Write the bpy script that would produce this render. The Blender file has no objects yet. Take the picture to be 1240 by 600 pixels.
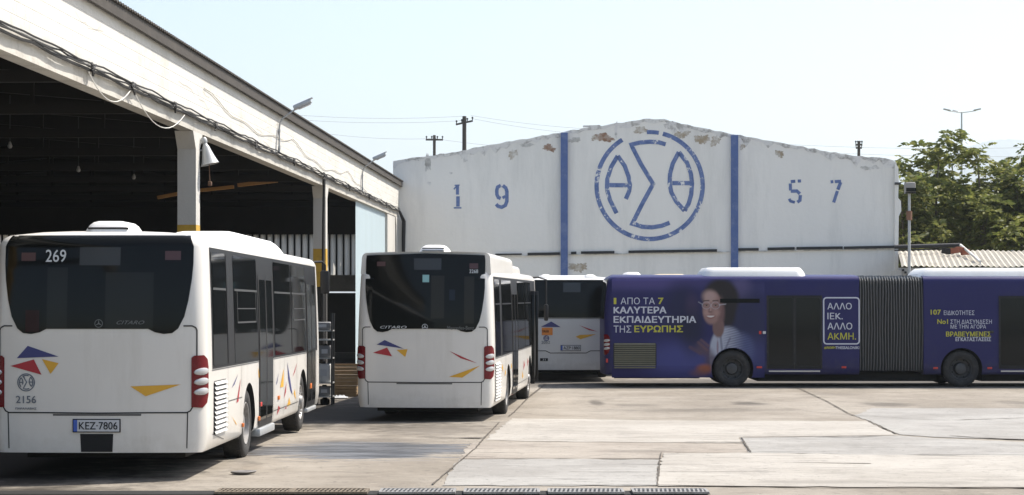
import bpy, bmesh, math, random
from mathutils import Vector, Matrix
random.seed(7)
C = bpy.context.scene.collection
SC = bpy.context.scene
R = math.radians

# ------------------------------------------------------------------ camera, sky, sun, exposure
F, HZ, HC = 2336.0, 360.0, 2.285          # focal length and horizon row in photo pixels, camera height in m
cam = bpy.data.cameras.new('camera'); cam.sensor_width = 36; cam.lens = 36 * F / 1240
cam.shift_y = 60 / 1240; cam.clip_start = 0.5; cam.clip_end = 30000
cam_o = bpy.data.objects.new('camera', cam); C.objects.link(cam_o)
cam_o.location = (0, 0, HC); cam_o.rotation_euler = (R(90), 0, 0); SC.camera = cam_o

SUN = Vector((0.9, 0.43, 1.42)).normalized()
world = bpy.data.worlds.new('World'); SC.world = world; world.use_nodes = True
wn = world.node_tree.nodes; sky = wn.new('ShaderNodeTexSky'); sky.sky_type = 'NISHITA'; sky.sun_disc = False
sky.sun_elevation = math.asin(SUN.z); sky.sun_rotation = math.atan2(SUN.x, SUN.y)
sky.air_density = 1.0; sky.dust_density = 2.2; sky.ozone_density = 0.8
world.node_tree.links.new(sky.outputs[0], wn['Background'].inputs[0]); wn['Background'].inputs[1].default_value = 0.12
sl = bpy.data.lights.new('sun', 'SUN'); sl.energy = 4.6; sl.angle = R(0.53); sl.color = (1.0, 0.94, 0.85)
so = bpy.data.objects.new('sun', sl); C.objects.link(so); so.rotation_euler = SUN.to_track_quat('Z', 'Y').to_euler(); so.location = (60, 20, 90)
SC.view_settings.view_transform = 'Standard'; SC.view_settings.look = 'None'
SC.view_settings.exposure = 0.93; SC.view_settings.gamma = 1.0; SC.view_settings.use_curve_mapping = False
SC.render.engine = 'CYCLES'
HAZE = 1.7e-4
SC.cycles.max_bounces = 8; SC.cycles.transparent_max_bounces = 12

# ------------------------------------------------------------------ helpers
def lin(c):
    return tuple((v / 12.92 if v <= .04045 else ((v + .055) / 1.055) ** 2.4) for v in c)

def mat(name, col, rough=.6, metal=0., spec=.5, var=0., scale=3., bump=0., bscale=None, dirt=None, dirt_amt=0., coat=0., streak=False):
    """Principled material with a little noise in its colour, dirt blotches and a bump."""
    m = bpy.data.materials.new(name); m.use_nodes = True
    nt = m.node_tree; b = nt.nodes['Principled BSDF']
    b.inputs['Base Color'].default_value = (*col, 1); b.inputs['Roughness'].default_value = rough
    b.inputs['Metallic'].default_value = metal; b.inputs['Specular IOR Level'].default_value = spec
    b.inputs['Coat Weight'].default_value = coat; b.inputs['Coat Roughness'].default_value = .06
    tc = nt.nodes.new('ShaderNodeTexCoord')
    mp = nt.nodes.new('ShaderNodeMapping'); nt.links.new(tc.outputs['Object'], mp.inputs[0])
    if streak: mp.inputs['Scale'].default_value = (1, 1, .12)
    out = None
    if var > 0 or dirt:
        n = nt.nodes.new('ShaderNodeTexNoise'); n.inputs['Scale'].default_value = scale; n.inputs['Detail'].default_value = 6
        n.inputs['Roughness'].default_value = .65
        nt.links.new(mp.outputs[0], n.inputs['Vector'])
        mx = nt.nodes.new('ShaderNodeMix'); mx.data_type = 'RGBA'
        mx.inputs['A'].default_value = (*[c * (1 - var) for c in col], 1); mx.inputs['B'].default_value = (*[min(1, c * (1 + var)) for c in col], 1)
        nt.links.new(n.outputs['Fac'], mx.inputs['Factor']); out = mx.outputs['Result']
        if dirt:
            n2 = nt.nodes.new('ShaderNodeTexNoise'); n2.inputs['Scale'].default_value = scale * .6; n2.inputs['Detail'].default_value = 8
            n2.inputs['Roughness'].default_value = .75
            mp2 = nt.nodes.new('ShaderNodeMapping'); mp2.inputs['Location'].default_value = (7.3, 3.1, 1.7)
            if streak: mp2.inputs['Scale'].default_value = (1, 1, .15)
            nt.links.new(tc.outputs['Object'], mp2.inputs[0]); nt.links.new(mp2.outputs[0], n2.inputs['Vector'])
            rp = nt.nodes.new('ShaderNodeValToRGB'); rp.color_ramp.elements[0].position = .5; rp.color_ramp.elements[1].position = .72
            rp.color_ramp.elements[1].color = (dirt_amt, dirt_amt, dirt_amt, 1)
            nt.links.new(n2.outputs['Fac'], rp.inputs[0])
            m2 = nt.nodes.new('ShaderNodeMix'); m2.data_type = 'RGBA'; m2.inputs['B'].default_value = (*dirt, 1)
            nt.links.new(rp.outputs[0], m2.inputs['Factor']); nt.links.new(out, m2.inputs['A']); out = m2.outputs['Result']
        nt.links.new(out, b.inputs['Base Color'])
    if bump > 0:
        n3 = nt.nodes.new('ShaderNodeTexNoise'); n3.inputs['Scale'].default_value = bscale or scale * 6; n3.inputs['Detail'].default_value = 6
        nt.links.new(tc.outputs['Object'], n3.inputs['Vector'])
        bp = nt.nodes.new('ShaderNodeBump'); bp.inputs['Strength'].default_value = bump; bp.inputs['Distance'].default_value = .02
        nt.links.new(n3.outputs['Fac'], bp.inputs['Height']); nt.links.new(bp.outputs[0], b.inputs['Normal'])
    return m

class MB:
    """Collects shapes into one mesh."""
    def __init__(s): s.bm = bmesh.new(); s.mi = 0
    def face(s, pts):
        vs = [s.bm.verts.new(p) for p in pts]
        try:
            f = s.bm.faces.new(vs); f.material_index = s.mi; return f
        except ValueError: return None
    def box(s, a, b, bev=0., M=None):
        x0, y0, z0 = a; x1, y1, z1 = b
        r = bmesh.ops.create_cube(s.bm, size=1)
        vs = r['verts']
        for v in vs: v.co = Vector((x0 + (v.co.x + .5) * (x1 - x0), y0 + (v.co.y + .5) * (y1 - y0), z0 + (v.co.z + .5) * (z1 - z0)))
        fs = list({f for v in vs for f in v.link_faces})
        for f in fs: f.material_index = s.mi
        if bev > 0:
            es = list({e for v in vs for e in v.link_edges})
            r = bmesh.ops.bevel(s.bm, geom=es, offset=bev, segments=2, affect='EDGES', profile=.5)
            vs = list({v for f in r['faces'] for v in f.verts} | set(v for v in vs if v.is_valid))
            for f in r['faces']: f.material_index = s.mi
        if M is not None:
            for v in vs: v.co = M @ v.co
        return s
    def bar(s, p, q, w, h, up=Vector((0, 0, 1)), bev=0.):
        p, q = Vector(p), Vector(q); d = q - p; L = d.length
        y = d / L; x = y.cross(up)
        if x.length < 1e-4: x = Vector((1, 0, 0))
        x.normalize(); z = x.cross(y)
        M = Matrix((( x.x, y.x, z.x, p.x), (x.y, y.y, z.y, p.y), (x.z, y.z, z.z, p.z), (0, 0, 0, 1)))
        return s.box((-w / 2, 0, -h / 2), (w / 2, L, h / 2), bev, M)
    def tube(s, pts, r, seg=8, cap=True):
        pts = [Vector(p) for p in pts]; n = len(pts); rs = r if isinstance(r, (list, tuple)) else [r] * n
        rings = []; prev = None
        for i, p in enumerate(pts):
            d = (pts[min(i + 1, n - 1)] - pts[max(i - 1, 0)]).normalized()
            u = prev if prev is not None else (Vector((0, 0, 1)) if abs(d.z) < .9 else Vector((1, 0, 0)))
            u = (u - d * u.dot(d)); u.normalize(); prev = u; w = d.cross(u)
            rings.append([s.bm.verts.new(p + (u * math.cos(t) + w * math.sin(t)) * rs[i]) for t in [2 * math.pi * k / seg for k in range(seg)]])
        for a, b in zip(rings, rings[1:]):
            for k in range(seg):
                f = s.bm.faces.new((a[k], a[(k + 1) % seg], b[(k + 1) % seg], b[k])); f.material_index = s.mi
        if cap:
            for rg in (rings[0], rings[-1]):
                f = s.bm.faces.new(rg); f.material_index = s.mi
        return s
    def lathe(s, prof, seg=32, M=Matrix()):
        """prof = (radius, height) pairs turned round local z."""
        rings = []
        for r, h in prof:
            rings.append([s.bm.verts.new(M @ Vector((max(r, 1e-4) * math.cos(2 * math.pi * k / seg), max(r, 1e-4) * math.sin(2 * math.pi * k / seg), h))) for k in range(seg)])
        for a, b in zip(rings, rings[1:]):
            for k in range(seg):
                f = s.bm.faces.new((a[k], a[(k + 1) % seg], b[(k + 1) % seg], b[k])); f.material_index = s.mi
        return s
    def poly(s, pts2, fn, step=None, cuts=None):
        """A flat polygon in (u,v), cut on a grid, mapped into space by fn(u,v)."""
        b = bmesh.new(); vs = [b.verts.new((p[0], p[1], 0)) for p in pts2]
        try: f = b.faces.new(vs)
        except ValueError: b.free(); return s
        bmesh.ops.triangulate(b, faces=b.faces[:])
        us = [p[0] for p in pts2]; ws = [p[1] for p in pts2]
        cl = []
        if step:
            su, sv = step if isinstance(step, tuple) else (step, step)
            for ax, lo, hi, st in ((0, min(us), max(us), su), (1, min(ws), max(ws), sv)):
                if not st: continue
                k = math.ceil(lo / st)
                while k * st < hi:
                    cl.append((ax, k * st)); k += 1
        for c in (cuts or []): cl.append(c)
        for ax, val in cl:
            co = (val, 0, 0) if ax == 0 else (0, val, 0); no = (1, 0, 0) if ax == 0 else (0, 1, 0)
            bmesh.ops.bisect_plane(b, geom=b.verts[:] + b.edges[:] + b.faces[:], plane_co=co, plane_no=no)
        mp = {v: s.bm.verts.new(fn(v.co.x, v.co.y)) for v in b.verts}
        for f in b.faces:
            try:
                g = s.bm.faces.new([mp[v] for v in f.verts]); g.material_index = s.mi
            except ValueError: pass
        b.free(); return s
    def ribbon(s, pts2, w, fn, step=None, closed=False):
        """A band of width w (number or one per point) along a 2D polyline, mapped by fn."""
        P = [Vector((p[0], p[1])) for p in pts2]; n = len(P)
        ww = w if isinstance(w, (list, tuple)) else [w] * n
        if step:
            Q, W = [], []
            rng = range(n if closed else n - 1)
            for i in rng:
                a, b2 = P[i], P[(i + 1) % n]; k = max(1, int((b2 - a).length / step))
                for j in range(k): Q.append(a.lerp(b2, j / k)); W.append(ww[i] + (ww[(i + 1) % n] - ww[i]) * j / k)
            if not closed: Q.append(P[-1]); W.append(ww[-1])
            P, ww, n = Q, W, len(Q)
        L, Rr = [], []
        for i in range(n):
            if closed: a, b2 = P[i - 1], P[(i + 1) % n]
            else: a, b2 = P[max(i - 1, 0)], P[min(i + 1, n - 1)]
            d = b2 - a
            if d.length < 1e-9: d = Vector((1, 0))
            d.normalize(); nn = Vector((-d.y, d.x))
            k = 1.
            if (closed or 0 < i < n - 1):
                e = P[i] - P[i - 1]
                if e.length > 1e-9:
                    e.normalize(); cs = abs(nn.dot(Vector((-e.y, e.x)))); k = 1 / max(cs, .5)
            q1 = P[i] + nn * ww[i] / 2 * k; q2 = P[i] - nn * ww[i] / 2 * k
            L.append(s.bm.verts.new(fn(q1.x, q1.y))); Rr.append(s.bm.verts.new(fn(q2.x, q2.y)))
        for i in range(n if closed else n - 1):
            j = (i + 1) % n
            f = s.bm.faces.new((Rr[i], Rr[j], L[j], L[i])); f.material_index = s.mi
        return s
    def build(s, name, mats, parent=None, smooth=35, recalc=False):
        if recalc: bmesh.ops.recalc_face_normals(s.bm, faces=s.bm.faces[:])
        me = bpy.data.meshes.new(name); s.bm.to_mesh(me); s.bm.free()
        for m in (mats if isinstance(mats, (list, tuple)) else [mats]): me.materials.append(m)
        if smooth:
            for p in me.polygons: p.use_smooth = True
            me.set_sharp_from_angle(angle=R(smooth))
        o = bpy.data.objects.new(name, me); C.objects.link(o)
        if parent is not None: o.parent = parent
        return o

def tag(o, label=None, cat=None, group=None, kind=None):
    if label: o['label'] = label
    if cat: o['category'] = cat
    if group: o['group'] = group
    if kind: o['kind'] = kind
    return o

def empty(name, loc, rot=(0, 0, 0)):
    o = bpy.data.objects.new(name, None); C.objects.link(o); o.location = loc; o.rotation_euler = rot
    o.empty_display_size = .2; return o

def copy_tree(o, parent=None):
    c = o.copy(); C.objects.link(c)
    if parent is not None: c.parent = parent
    for ch in list(o.children): copy_tree(ch, c)
    return c

TXT = {}
def text_geo(body, bold=0.):
    body = body.replace('\u039a', 'K')
    k = (body, bold)
    if k in TXT: return TXT[k]
    cu = bpy.data.curves.new('lettering', 'FONT'); cu.body = body; cu.size = 1; cu.resolution_u = 3; cu.offset = bold
    o = bpy.data.objects.new('lettering', cu); C.objects.link(o)
    bpy.context.view_layer.update(); dg = bpy.context.evaluated_depsgraph_get()
    me = bpy.data.meshes.new_from_object(o.evaluated_get(dg))
    vs = [(v.co.x, v.co.y) for v in me.vertices]; fs = [tuple(p.vertices) for p in me.polygons]
    bpy.data.objects.remove(o); bpy.data.curves.remove(cu); bpy.data.meshes.remove(me)
    TXT[k] = (vs, fs); return TXT[k]

def add_text(mb, body, box, fn, bold=0., shear=0.):
    """Lettering stretched to fill box = (u0, v0, u1, v1); fn maps (u,v) into space. Bold strokes are stacked layers a hair apart."""
    vs, fs = text_geo(body)
    x0 = min(v[0] for v in vs); x1 = max(v[0] for v in vs); y0 = min(v[1] for v in vs); y1 = max(v[1] for v in vs)
    u0, v0, u1, v1 = box; h = v1 - v0; e = max(0, bold) * h
    lay = [(0, 0, 0)] if e <= 0 else [(-e, -e * .7, 0), (e, -e * .7, 1), (-e, e * .7, 2), (e, e * .7, 3), (0, 0, 4)]
    for du, dv, k in lay:
        w = []
        for x, y in vs:
            t = (y - y0) / (y1 - y0); u = u0 + e + (x - x0) / (x1 - x0) * (u1 - u0 - 2 * e) + shear * t * h + du; v = v0 + e * .7 + t * (h - 1.4 * e) + dv
            p = fn(u, v)
            if k: 
                n = (fn(u + .01, v) - p).cross(fn(u, v + .01) - p).normalized(); p = p + n * .0007 * k
            w.append(mb.bm.verts.new(p))
        for f in fs:
            try:
                g = mb.bm.faces.new([w[i] for i in f]); g.material_index = mb.mi
            except ValueError: pass

def ground_z(y):
    if y <= 27: return .13
    if y >= 39: return -.07
    return .13 - .2 * (y - 27) / 12

def ray(u, v): return Vector(((u - 620) / F, 1.0, (HZ - v) / F))
def on_ground(u, v, dz=0.):
    d = ray(u, v); y = 30.
    for _ in range(30):
        y = (ground_z(y) + dz - HC) / d.z
    return Vector((d.x * y, y, ground_z(y) + dz))
def at(u, v, y): d = ray(u, v); return Vector((d.x * y, y, HC + d.z * y))

# ------------------------------------------------------------------ materials
M = {}
M['white_paint'] = mat('white_paint', (.625, .60, .555), .30, var=.05, scale=2.2, dirt=(.36, .33, .27), dirt_amt=.34, coat=.25, streak=True)
M['white_roof'] = mat('white_roof', (.8, .79, .76), .35, var=.04, scale=3, dirt=(.5, .47, .4), dirt_amt=.35)
M['grey_paint'] = mat('grey_paint', (.52, .52, .51), .3, var=.04, scale=2, dirt=(.4, .39, .36), dirt_amt=.3, coat=.2, streak=True)
M['cream_paint'] = mat('cream_paint', (.68, .56, .34), .35, var=.05, scale=2, dirt=(.4, .35, .27), dirt_amt=.4)
M['navy_wrap'] = mat('navy_wrap', (.017, .016, .085), .4, spec=.25, var=.15, scale=1.1, dirt=(.035, .035, .075), dirt_amt=.4)
M['rear_glass'] = mat('rear_glass', (.006, .0065, .006), .06, spec=.16, var=.25, scale=1.2)
M['side_glass'] = mat('side_glass', (.007, .0078, .008), .05, spec=.05, var=.3, scale=1.4)
M['door_glass'] = mat('door_glass', (.008, .009, .009), .07, spec=.2, var=.3, scale=1.4)
M['black_trim'] = mat('black_trim', (.010, .010, .011), .5, spec=.3)
M['rubber'] = mat('rubber', (.022, .021, .02), .85, var=.25, scale=9, dirt=(.09, .08, .07), dirt_amt=.6, bump=.3, bscale=60)
M['well'] = mat('wheel_well', (.008, .008, .008), .9)
M['seam'] = mat('seam_gap', (.02, .02, .02), .8)
M['rim'] = mat('rim_steel', (.30, .29, .28), .5, metal=.35, var=.2, scale=8, dirt=(.07, .06, .05), dirt_amt=.7)
M['dark_rim'] = mat('dark_rim', (.06, .06, .06), .6, metal=.2, var=.3, scale=8, dirt=(.02, .02, .02), dirt_amt=.7)
M['grille'] = mat('grille_metal', (.60, .58, .54), .45, var=.1, scale=8, dirt=(.2, .18, .15), dirt_amt=.6)
M['olive_grille'] = mat('olive_grille', (.16, .145, .09), .55, var=.2, scale=8)
M['red_lens'] = mat('red_lens', (.13, .004, .008), .2, spec=.3, coat=.1, var=.1, scale=14)
M['clear_lens'] = mat('clear_lens', (.48, .47, .46), .2, metal=.3)
M['orange_lens'] = mat('orange_lens', (.6, .15, .02), .3)
M['red_reflector'] = mat('red_reflector', (.5, .03, .02), .3)
M['blue_mark'] = mat('blue_mark', (.03, .035, .15), .4)
M['red_mark'] = mat('red_mark', (.36, .014, .025), .4)
M['yellow_mark'] = mat('yellow_mark', (.62, .33, .02), .4)
M['orange_mark'] = mat('orange_mark', (.65, .2, .02), .4)
M['grey_letter'] = mat('grey_letter', (.11, .13, .16), .5)
M['pale_letter'] = mat('pale_letter', (.55, .57, .58), .4)
M['dim_letter'] = mat('dim_letter', (.13, .135, .135), .35, metal=.4)
M['advert_white'] = mat('advert_white', (.50, .51, .56), .4, var=.04, scale=4)
M['advert_lime'] = mat('advert_lime', (.42, .40, .03), .4, var=.05, scale=4)
M['plate'] = mat('plate_white', (.5, .51, .52), .4)
M['plate_blue'] = mat('plate_blue', (.03, .09, .4), .4)
M['sticker_dim'] = mat('sticker_dim', (.06, .02, .02), .3)
M['sticker_grey'] = mat('sticker_grey', (.02, .021, .022), .25)
M['sticker_teal'] = mat('sticker_teal', (.22, .42, .42), .4)
M['bellows'] = mat('bellows_rubber', (.055, .055, .053), .6, var=.2, scale=5)
M['bellows_rim'] = mat('bellows_rim', (.16, .16, .155), .5, var=.2, scale=9)
M['steel'] = mat('galvanised_steel', (.42, .43, .43), .45, metal=.5, var=.12, scale=6)
M['dark_steel'] = mat('dark_steel', (.05, .05, .05), .5, metal=.4, var=.2, scale=8)

def road_dirt(m, col, top, amt):
    nt = m.node_tree; pb = nt.nodes['Principled BSDF']; src = pb.inputs['Base Color'].links[0].from_socket
    tc = nt.nodes.new('ShaderNodeTexCoord'); sp = nt.nodes.new('ShaderNodeSeparateXYZ'); nt.links.new(tc.outputs['Object'], sp.inputs[0])
    n = nt.nodes.new('ShaderNodeTexNoise'); n.inputs['Scale'].default_value = 4.5; n.inputs['Detail'].default_value = 9; n.inputs['Roughness'].default_value = .75; nt.links.new(tc.outputs['Object'], n.inputs['Vector'])
    ma = nt.nodes.new('ShaderNodeMath'); ma.operation = 'MULTIPLY_ADD'; ma.inputs[1].default_value = 1.4; nt.links.new(n.outputs['Fac'], ma.inputs[0]); nt.links.new(sp.outputs['Z'], ma.inputs[2])
    r = nt.nodes.new('ShaderNodeMapRange'); r.inputs['From Min'].default_value = top + .75; r.inputs['From Max'].default_value = top + .1; r.inputs['To Max'].default_value = amt; nt.links.new(ma.outputs[0], r.inputs['Value'])
    mx = nt.nodes.new('ShaderNodeMix'); mx.data_type = 'RGBA'; mx.inputs['B'].default_value = (*col, 1); nt.links.new(r.outputs['Result'], mx.inputs['Factor']); nt.links.new(src, mx.inputs['A']); nt.links.new(mx.outputs['Result'], pb.inputs['Base Color'])
road_dirt(M['white_paint'], (.30, .26, .20), .55, .34); road_dirt(M['grey_paint'], (.2, .17, .13), .6, .4); road_dirt(M['navy_wrap'], (.07, .065, .075), .7, .5)

# ------------------------------------------------------------------ ground
def ground_mat(name, col, col2, stains_and_shade=(), wet=None, grain=90., tone=1.):
    m = bpy.data.materials.new(name); m.use_nodes = True; nt = m.node_tree; N = nt.nodes; Lk = nt.links; b = N['Principled BSDF']
    geo = N.new('ShaderNodeNewGeometry'); pos = geo.outputs['Position']
    def noise(sc, det=6, rough=.6, vec=None, sv=(1, 1, 1)):
        mp = N.new('ShaderNodeMapping'); mp.inputs['Scale'].default_value = sv; Lk.new(vec or pos, mp.inputs[0])
        n = N.new('ShaderNodeTexNoise'); n.inputs['Scale'].default_value = sc; n.inputs['Detail'].default_value = det; n.inputs['Roughness'].default_value = rough
        Lk.new(mp.outputs[0], n.inputs['Vector']); return n.outputs['Fac']
    def mix(f, a, bcol):
        x = N.new('ShaderNodeMix'); x.data_type = 'RGBA'
        if isinstance(f, float): x.inputs['Factor'].default_value = f
        else: Lk.new(f, x.inputs['Factor'])
        for nm, q in (('A', a), ('B', bcol)):
            if isinstance(q, tuple): x.inputs[nm].default_value = (*q, 1)
            else: Lk.new(q, x.inputs[nm])
        return x.outputs['Result']
    def ramp(f, a, c, hi=1.):
        r = N.new('ShaderNodeMapRange'); r.interpolation_type = 'SMOOTHSTEP'; r.inputs['From Min'].default_value = a; r.inputs['From Max'].default_value = c; r.inputs['To Max'].default_value = hi
        Lk.new(f, r.inputs['Value']); return r.outputs['Result']
    c = mix(ramp(noise(.35, 8, .65), .35, .65), col, col2)
    c = mix(ramp(noise(1.3, 8, .7, sv=(1, .35, 1)), .52, .72, .38), c, tuple(k * .55 for k in col))      # tyre-rolled dirt
    c = mix(ramp(noise(3.1, 8, .75), .55, .75, .35), c, tuple(min(.8, k * 1.3) for k in col2))
    c = mix(ramp(noise(grain, 3, .6), .56, .72, .45), c, tuple(k * .5 for k in col))                   # aggregate
    c = mix(ramp(noise(14., 5, .7), .62, .74, .5), c, tuple(k * .42 for k in col))
    c = mix(ramp(noise(2.6, 9, .72, sv=(.28, 2.2, 1)), .53, .66, .6), c, tuple(k * .5 for k in col))      # streaks along the bays
    c = mix(ramp(noise(5., 10, .85), .535, .64, .7), c, tuple(k * .5 for k in col))
    c = mix(ramp(noise(9., 8, .8, sv=(1., .6, 1)), .60, .66, .85), c, tuple(k * .36 for k in col))
    c = mix(ramp(noise(5., 9, .8, sv=(.6, 1.4, 1)), .57, .68, .6), c, tuple(min(.8, k * 1.35) for k in col2))
    for (px, py, rx, ry, amt, sc) in stains_and_shade:
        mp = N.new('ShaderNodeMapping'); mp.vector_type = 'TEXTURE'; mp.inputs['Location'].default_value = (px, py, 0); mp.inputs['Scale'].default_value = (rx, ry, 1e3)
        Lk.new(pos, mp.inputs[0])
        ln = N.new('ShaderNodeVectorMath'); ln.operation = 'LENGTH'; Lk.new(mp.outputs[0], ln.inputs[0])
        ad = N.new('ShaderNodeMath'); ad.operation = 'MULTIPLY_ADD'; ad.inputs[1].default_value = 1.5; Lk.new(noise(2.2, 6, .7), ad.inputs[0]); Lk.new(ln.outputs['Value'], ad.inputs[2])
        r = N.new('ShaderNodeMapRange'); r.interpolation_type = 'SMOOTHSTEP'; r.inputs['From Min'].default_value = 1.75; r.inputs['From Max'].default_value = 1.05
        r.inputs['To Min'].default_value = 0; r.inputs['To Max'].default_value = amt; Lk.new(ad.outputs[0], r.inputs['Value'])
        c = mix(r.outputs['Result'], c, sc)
    b.inputs['Roughness'].default_value = .9
    if wet:
        px, py, rx, ry = wet
        mp = N.new('ShaderNodeMapping'); mp.vector_type = 'TEXTURE'; mp.inputs['Location'].default_value = (px, py, 0); mp.inputs['Scale'].default_value = (rx, ry, 1e3)
        Lk.new(pos, mp.inputs[0])
        ln = N.new('ShaderNodeVectorMath'); ln.operation = 'LENGTH'; Lk.new(mp.outputs[0], ln.inputs[0])
        ad = N.new('ShaderNodeMath'); ad.operation = 'MULTIPLY_ADD'; ad.inputs[1].default_value = 3.2; Lk.new(noise(1.6, 9, .75, sv=(.3, 1.5, 1)), ad.inputs[0]); Lk.new(ln.outputs['Value'], ad.inputs[2])
        r = N.new('ShaderNodeMapRange'); r.interpolation_type = 'SMOOTHSTEP'; r.inputs['From Min'].default_value = 2.62; r.inputs['From Max'].default_value = 2.42
        r.inputs['To Min'].default_value = 0; r.inputs['To Max'].default_value = 1; Lk.new(ad.outputs[0], r.inputs['Value'])
        w = r.outputs['Result']
        c = mix(w, c, mix(ramp(noise(2.4, 8, .75, sv=(.3, 1.6, 1)), .42, .58), (.05, .048, .045), (.14, .14, .145)))
        rr = N.new('ShaderNodeMapRange'); rr.inputs['To Min'].default_value = .9; rr.inputs['To Max'].default_value = .38; Lk.new(w, rr.inputs['Value'])
        Lk.new(rr.outputs['Result'], b.inputs['Roughness'])
    Lk.new(c, b.inputs['Base Color']); b.inputs['Specular IOR Level'].default_value = .3
    bp = N.new('ShaderNodeBump'); bp.inputs['Strength'].default_value = .35; bp.inputs['Distance'].default_value = .015
    Lk.new(noise(28., 7, .7), bp.inputs['Height']); Lk.new(bp.outputs[0], b.inputs['Normal'])
    return m

def G(u, v): return on_ground(u, v)
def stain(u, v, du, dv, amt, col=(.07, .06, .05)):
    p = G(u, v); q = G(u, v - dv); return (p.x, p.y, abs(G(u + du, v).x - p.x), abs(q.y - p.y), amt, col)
stains_and_shade = [stain(722, 488, 12, 4, .8), stain(905, 489, 30, 3, .85), stain(1075, 490, 45, 3.5, .7), stain(770, 491, 40, 2.2, .45), stain(1010, 478, 60, 2, .3),
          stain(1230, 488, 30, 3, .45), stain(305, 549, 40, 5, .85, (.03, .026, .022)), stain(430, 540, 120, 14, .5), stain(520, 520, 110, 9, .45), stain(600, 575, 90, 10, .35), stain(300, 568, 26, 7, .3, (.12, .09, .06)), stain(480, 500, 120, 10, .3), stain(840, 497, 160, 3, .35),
          (-6.6, 26.0, 3.6, 10.0, .95, (.032, .027, .022)), (-3.0, 38.5, 3.6, 7.5, .93, (.04, .035, .029)), (-5.4, 41, 3.2, 12., .93, (.04, .035, .03)), (8, 53, 16, 4.5, .8, (.05, .045, .04))]  # broad dark ellipses: shade under and beside the buses painted into the yard colour
wp = G(425, 545)
M['yard'] = ground_mat('yard_concrete', (.195, .170, .138), (.275, .247, .208), stains_and_shade, (wp.x, wp.y, 1.75, 1.9))
M['slab_light'] = ground_mat('light_concrete', (.285, .264, .232), (.35, .328, .293), [stain(990, 585, 120, 3, .25), stain(1130, 586, 80, 3, .25)], None)
M['slab_grey'] = ground_mat('grey_concrete', (.235, .224, .206), (.30, .29, .27), (), None, 60.)
M['slab_tan'] = ground_mat('tan_concrete', (.23, .20, .168), (.31, .28, .24), [stain(770, 547, 60, 3, .3)], None)

mb = MB(); BIG = [(-5200, -300), (5200, -300), (5200, 9800), (-5200, 9800)]
mb.poly(BIG, lambda x, y: Vector((x, y, ground_z(y))), cuts=[(1, 27.), (1, 39.), (1, 18.), (1, 90.), (0, -60.), (0, 60.)])
tag(mb.build('ground', M['yard'], smooth=0), kind='structure')

def wig(pts, amp=.035):
    """Roughen a ground outline given in photo pixels; returns (x, y) on the ground."""
    P = [G(*p) for p in pts]; out = []
    for a, b in zip(P, P[1:] + P[:1]):
        n = max(2, int((b - a).length / .22))
        for i in range(n):
            q = a.lerp(b, i / n); k = 0 if i == 0 else 1
            out.append((q.x + k * random.uniform(-amp, amp), q.y + k * random.uniform(-amp, amp) * 1.5))
    return out
def slab(pts, m, dz):
    mb = MB(); mb.poly(wig(pts), lambda x, y: Vector((x, y, ground_z(y) + dz)), cuts=[(1, 27.), (1, 39.)])
    return tag(mb.build('concrete_slab', M[m], smooth=0), kind='structure')
slab([(620, 507), (700, 508), (790, 509.6), (1050, 510.5), (1085, 527), (940, 529.5), (896, 530), (900, 537), (640, 535), (588, 533)], 'slab_light', .004)
slab([(897, 530.5), (940, 530), (1087, 527.8), (1130, 531), (1240, 536), (1600, 542), (1600, 556), (1240, 552.5), (1110, 552), (908, 549)], 'slab_grey', .004)
slab([(1034, 504), (1055, 495), (1240, 495), (1600, 497), (1600, 540), (1240, 533.5), (1130, 530), (1088, 526.8), (1052, 510)], 'slab_grey', .008)
slab([(572, 536), (640, 535.8), (899, 537.6), (907, 548.6), (802, 549.2), (799, 556.5), (640, 555.8), (556, 556)], 'slab_tan', .004)
slab([(556, 557), (640, 556.5), (799, 557.5), (797, 573), (796, 589), (640, 589), (535, 589)], 'slab_grey', .008)
slab([(803, 549.8), (908, 549.6), (1110, 552.6), (1240, 553.1), (1600, 556.5), (1600, 593), (1240, 591.5), (797, 590), (798, 572)], 'slab_light', .012)

M['crack'] = mat('crack_dirt', (.07, .058, .045), .95, var=.4, scale=3)
mb = MB()
def crack(pts, w, dz=.016):
    P = [G(*p) for p in pts]; Q, W = [], []
    ws = w if isinstance(w, list) else [w] * len(P)
    for i in range(len(P) - 1):
        n = max(1, int((P[i + 1] - P[i]).length / .16))
        for j in range(n):
            q = P[i].lerp(P[i + 1], j / n); Q.append((q.x + random.uniform(-.006, .006), q.y + random.uniform(-.015, .015)))
            W.append(max(.004, (ws[i] + (ws[i + 1] - ws[i]) * j / n) * random.uniform(.5, 1.3)))
    Q.append((P[-1].x, P[-1].y)); W.append(ws[-1])
    mb.ribbon(Q, W, lambda x, y: Vector((x, y, ground_z(y) + dz)))
crack([(963, 469), (1000, 486), (1034, 504)], .03)
crack([(660, 466), (640, 482), (616, 505)], [.06, .04, .02])
crack([(605, 512), (585, 533), (575, 545), (524, 588)], [.02, .03, .02, .025])
crack([(503, 530.2), (540, 530.8), (584, 531.6)], [.03, .1, .22])
crack([(640, 555.5), (720, 556.3), (801, 556.8)], [.02, .04, .1])
crack([(560, 557), (640, 556)], .03)
crack([(801, 549), (799, 558), (797.5, 572), (796, 589)], [.018, .018, .03, .012])
crack([(690, 572.5), (797, 573), (940, 573)], .018)
crack([(830, 536), (870, 536.4), (900, 537)], [.02, .06, .1])
crack([(898, 531), (903, 540), (909, 548.6)], [.02, .035, .02])
crack([(900, 530.2), (985, 529.6), (1010, 530), (1040, 530), (1084, 528)], [.03, .05, .16, .12, .03])
crack([(1052, 511), (1085, 526)], .03)
crack([(1150, 528.5), (1180, 531), (1225, 533), (1300, 535)], [.03, .1, .16, .03])
crack([(1155, 509.8), (1180, 509), (1240, 507), (1320, 505)], [.03, .1, .04, .03])
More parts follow.
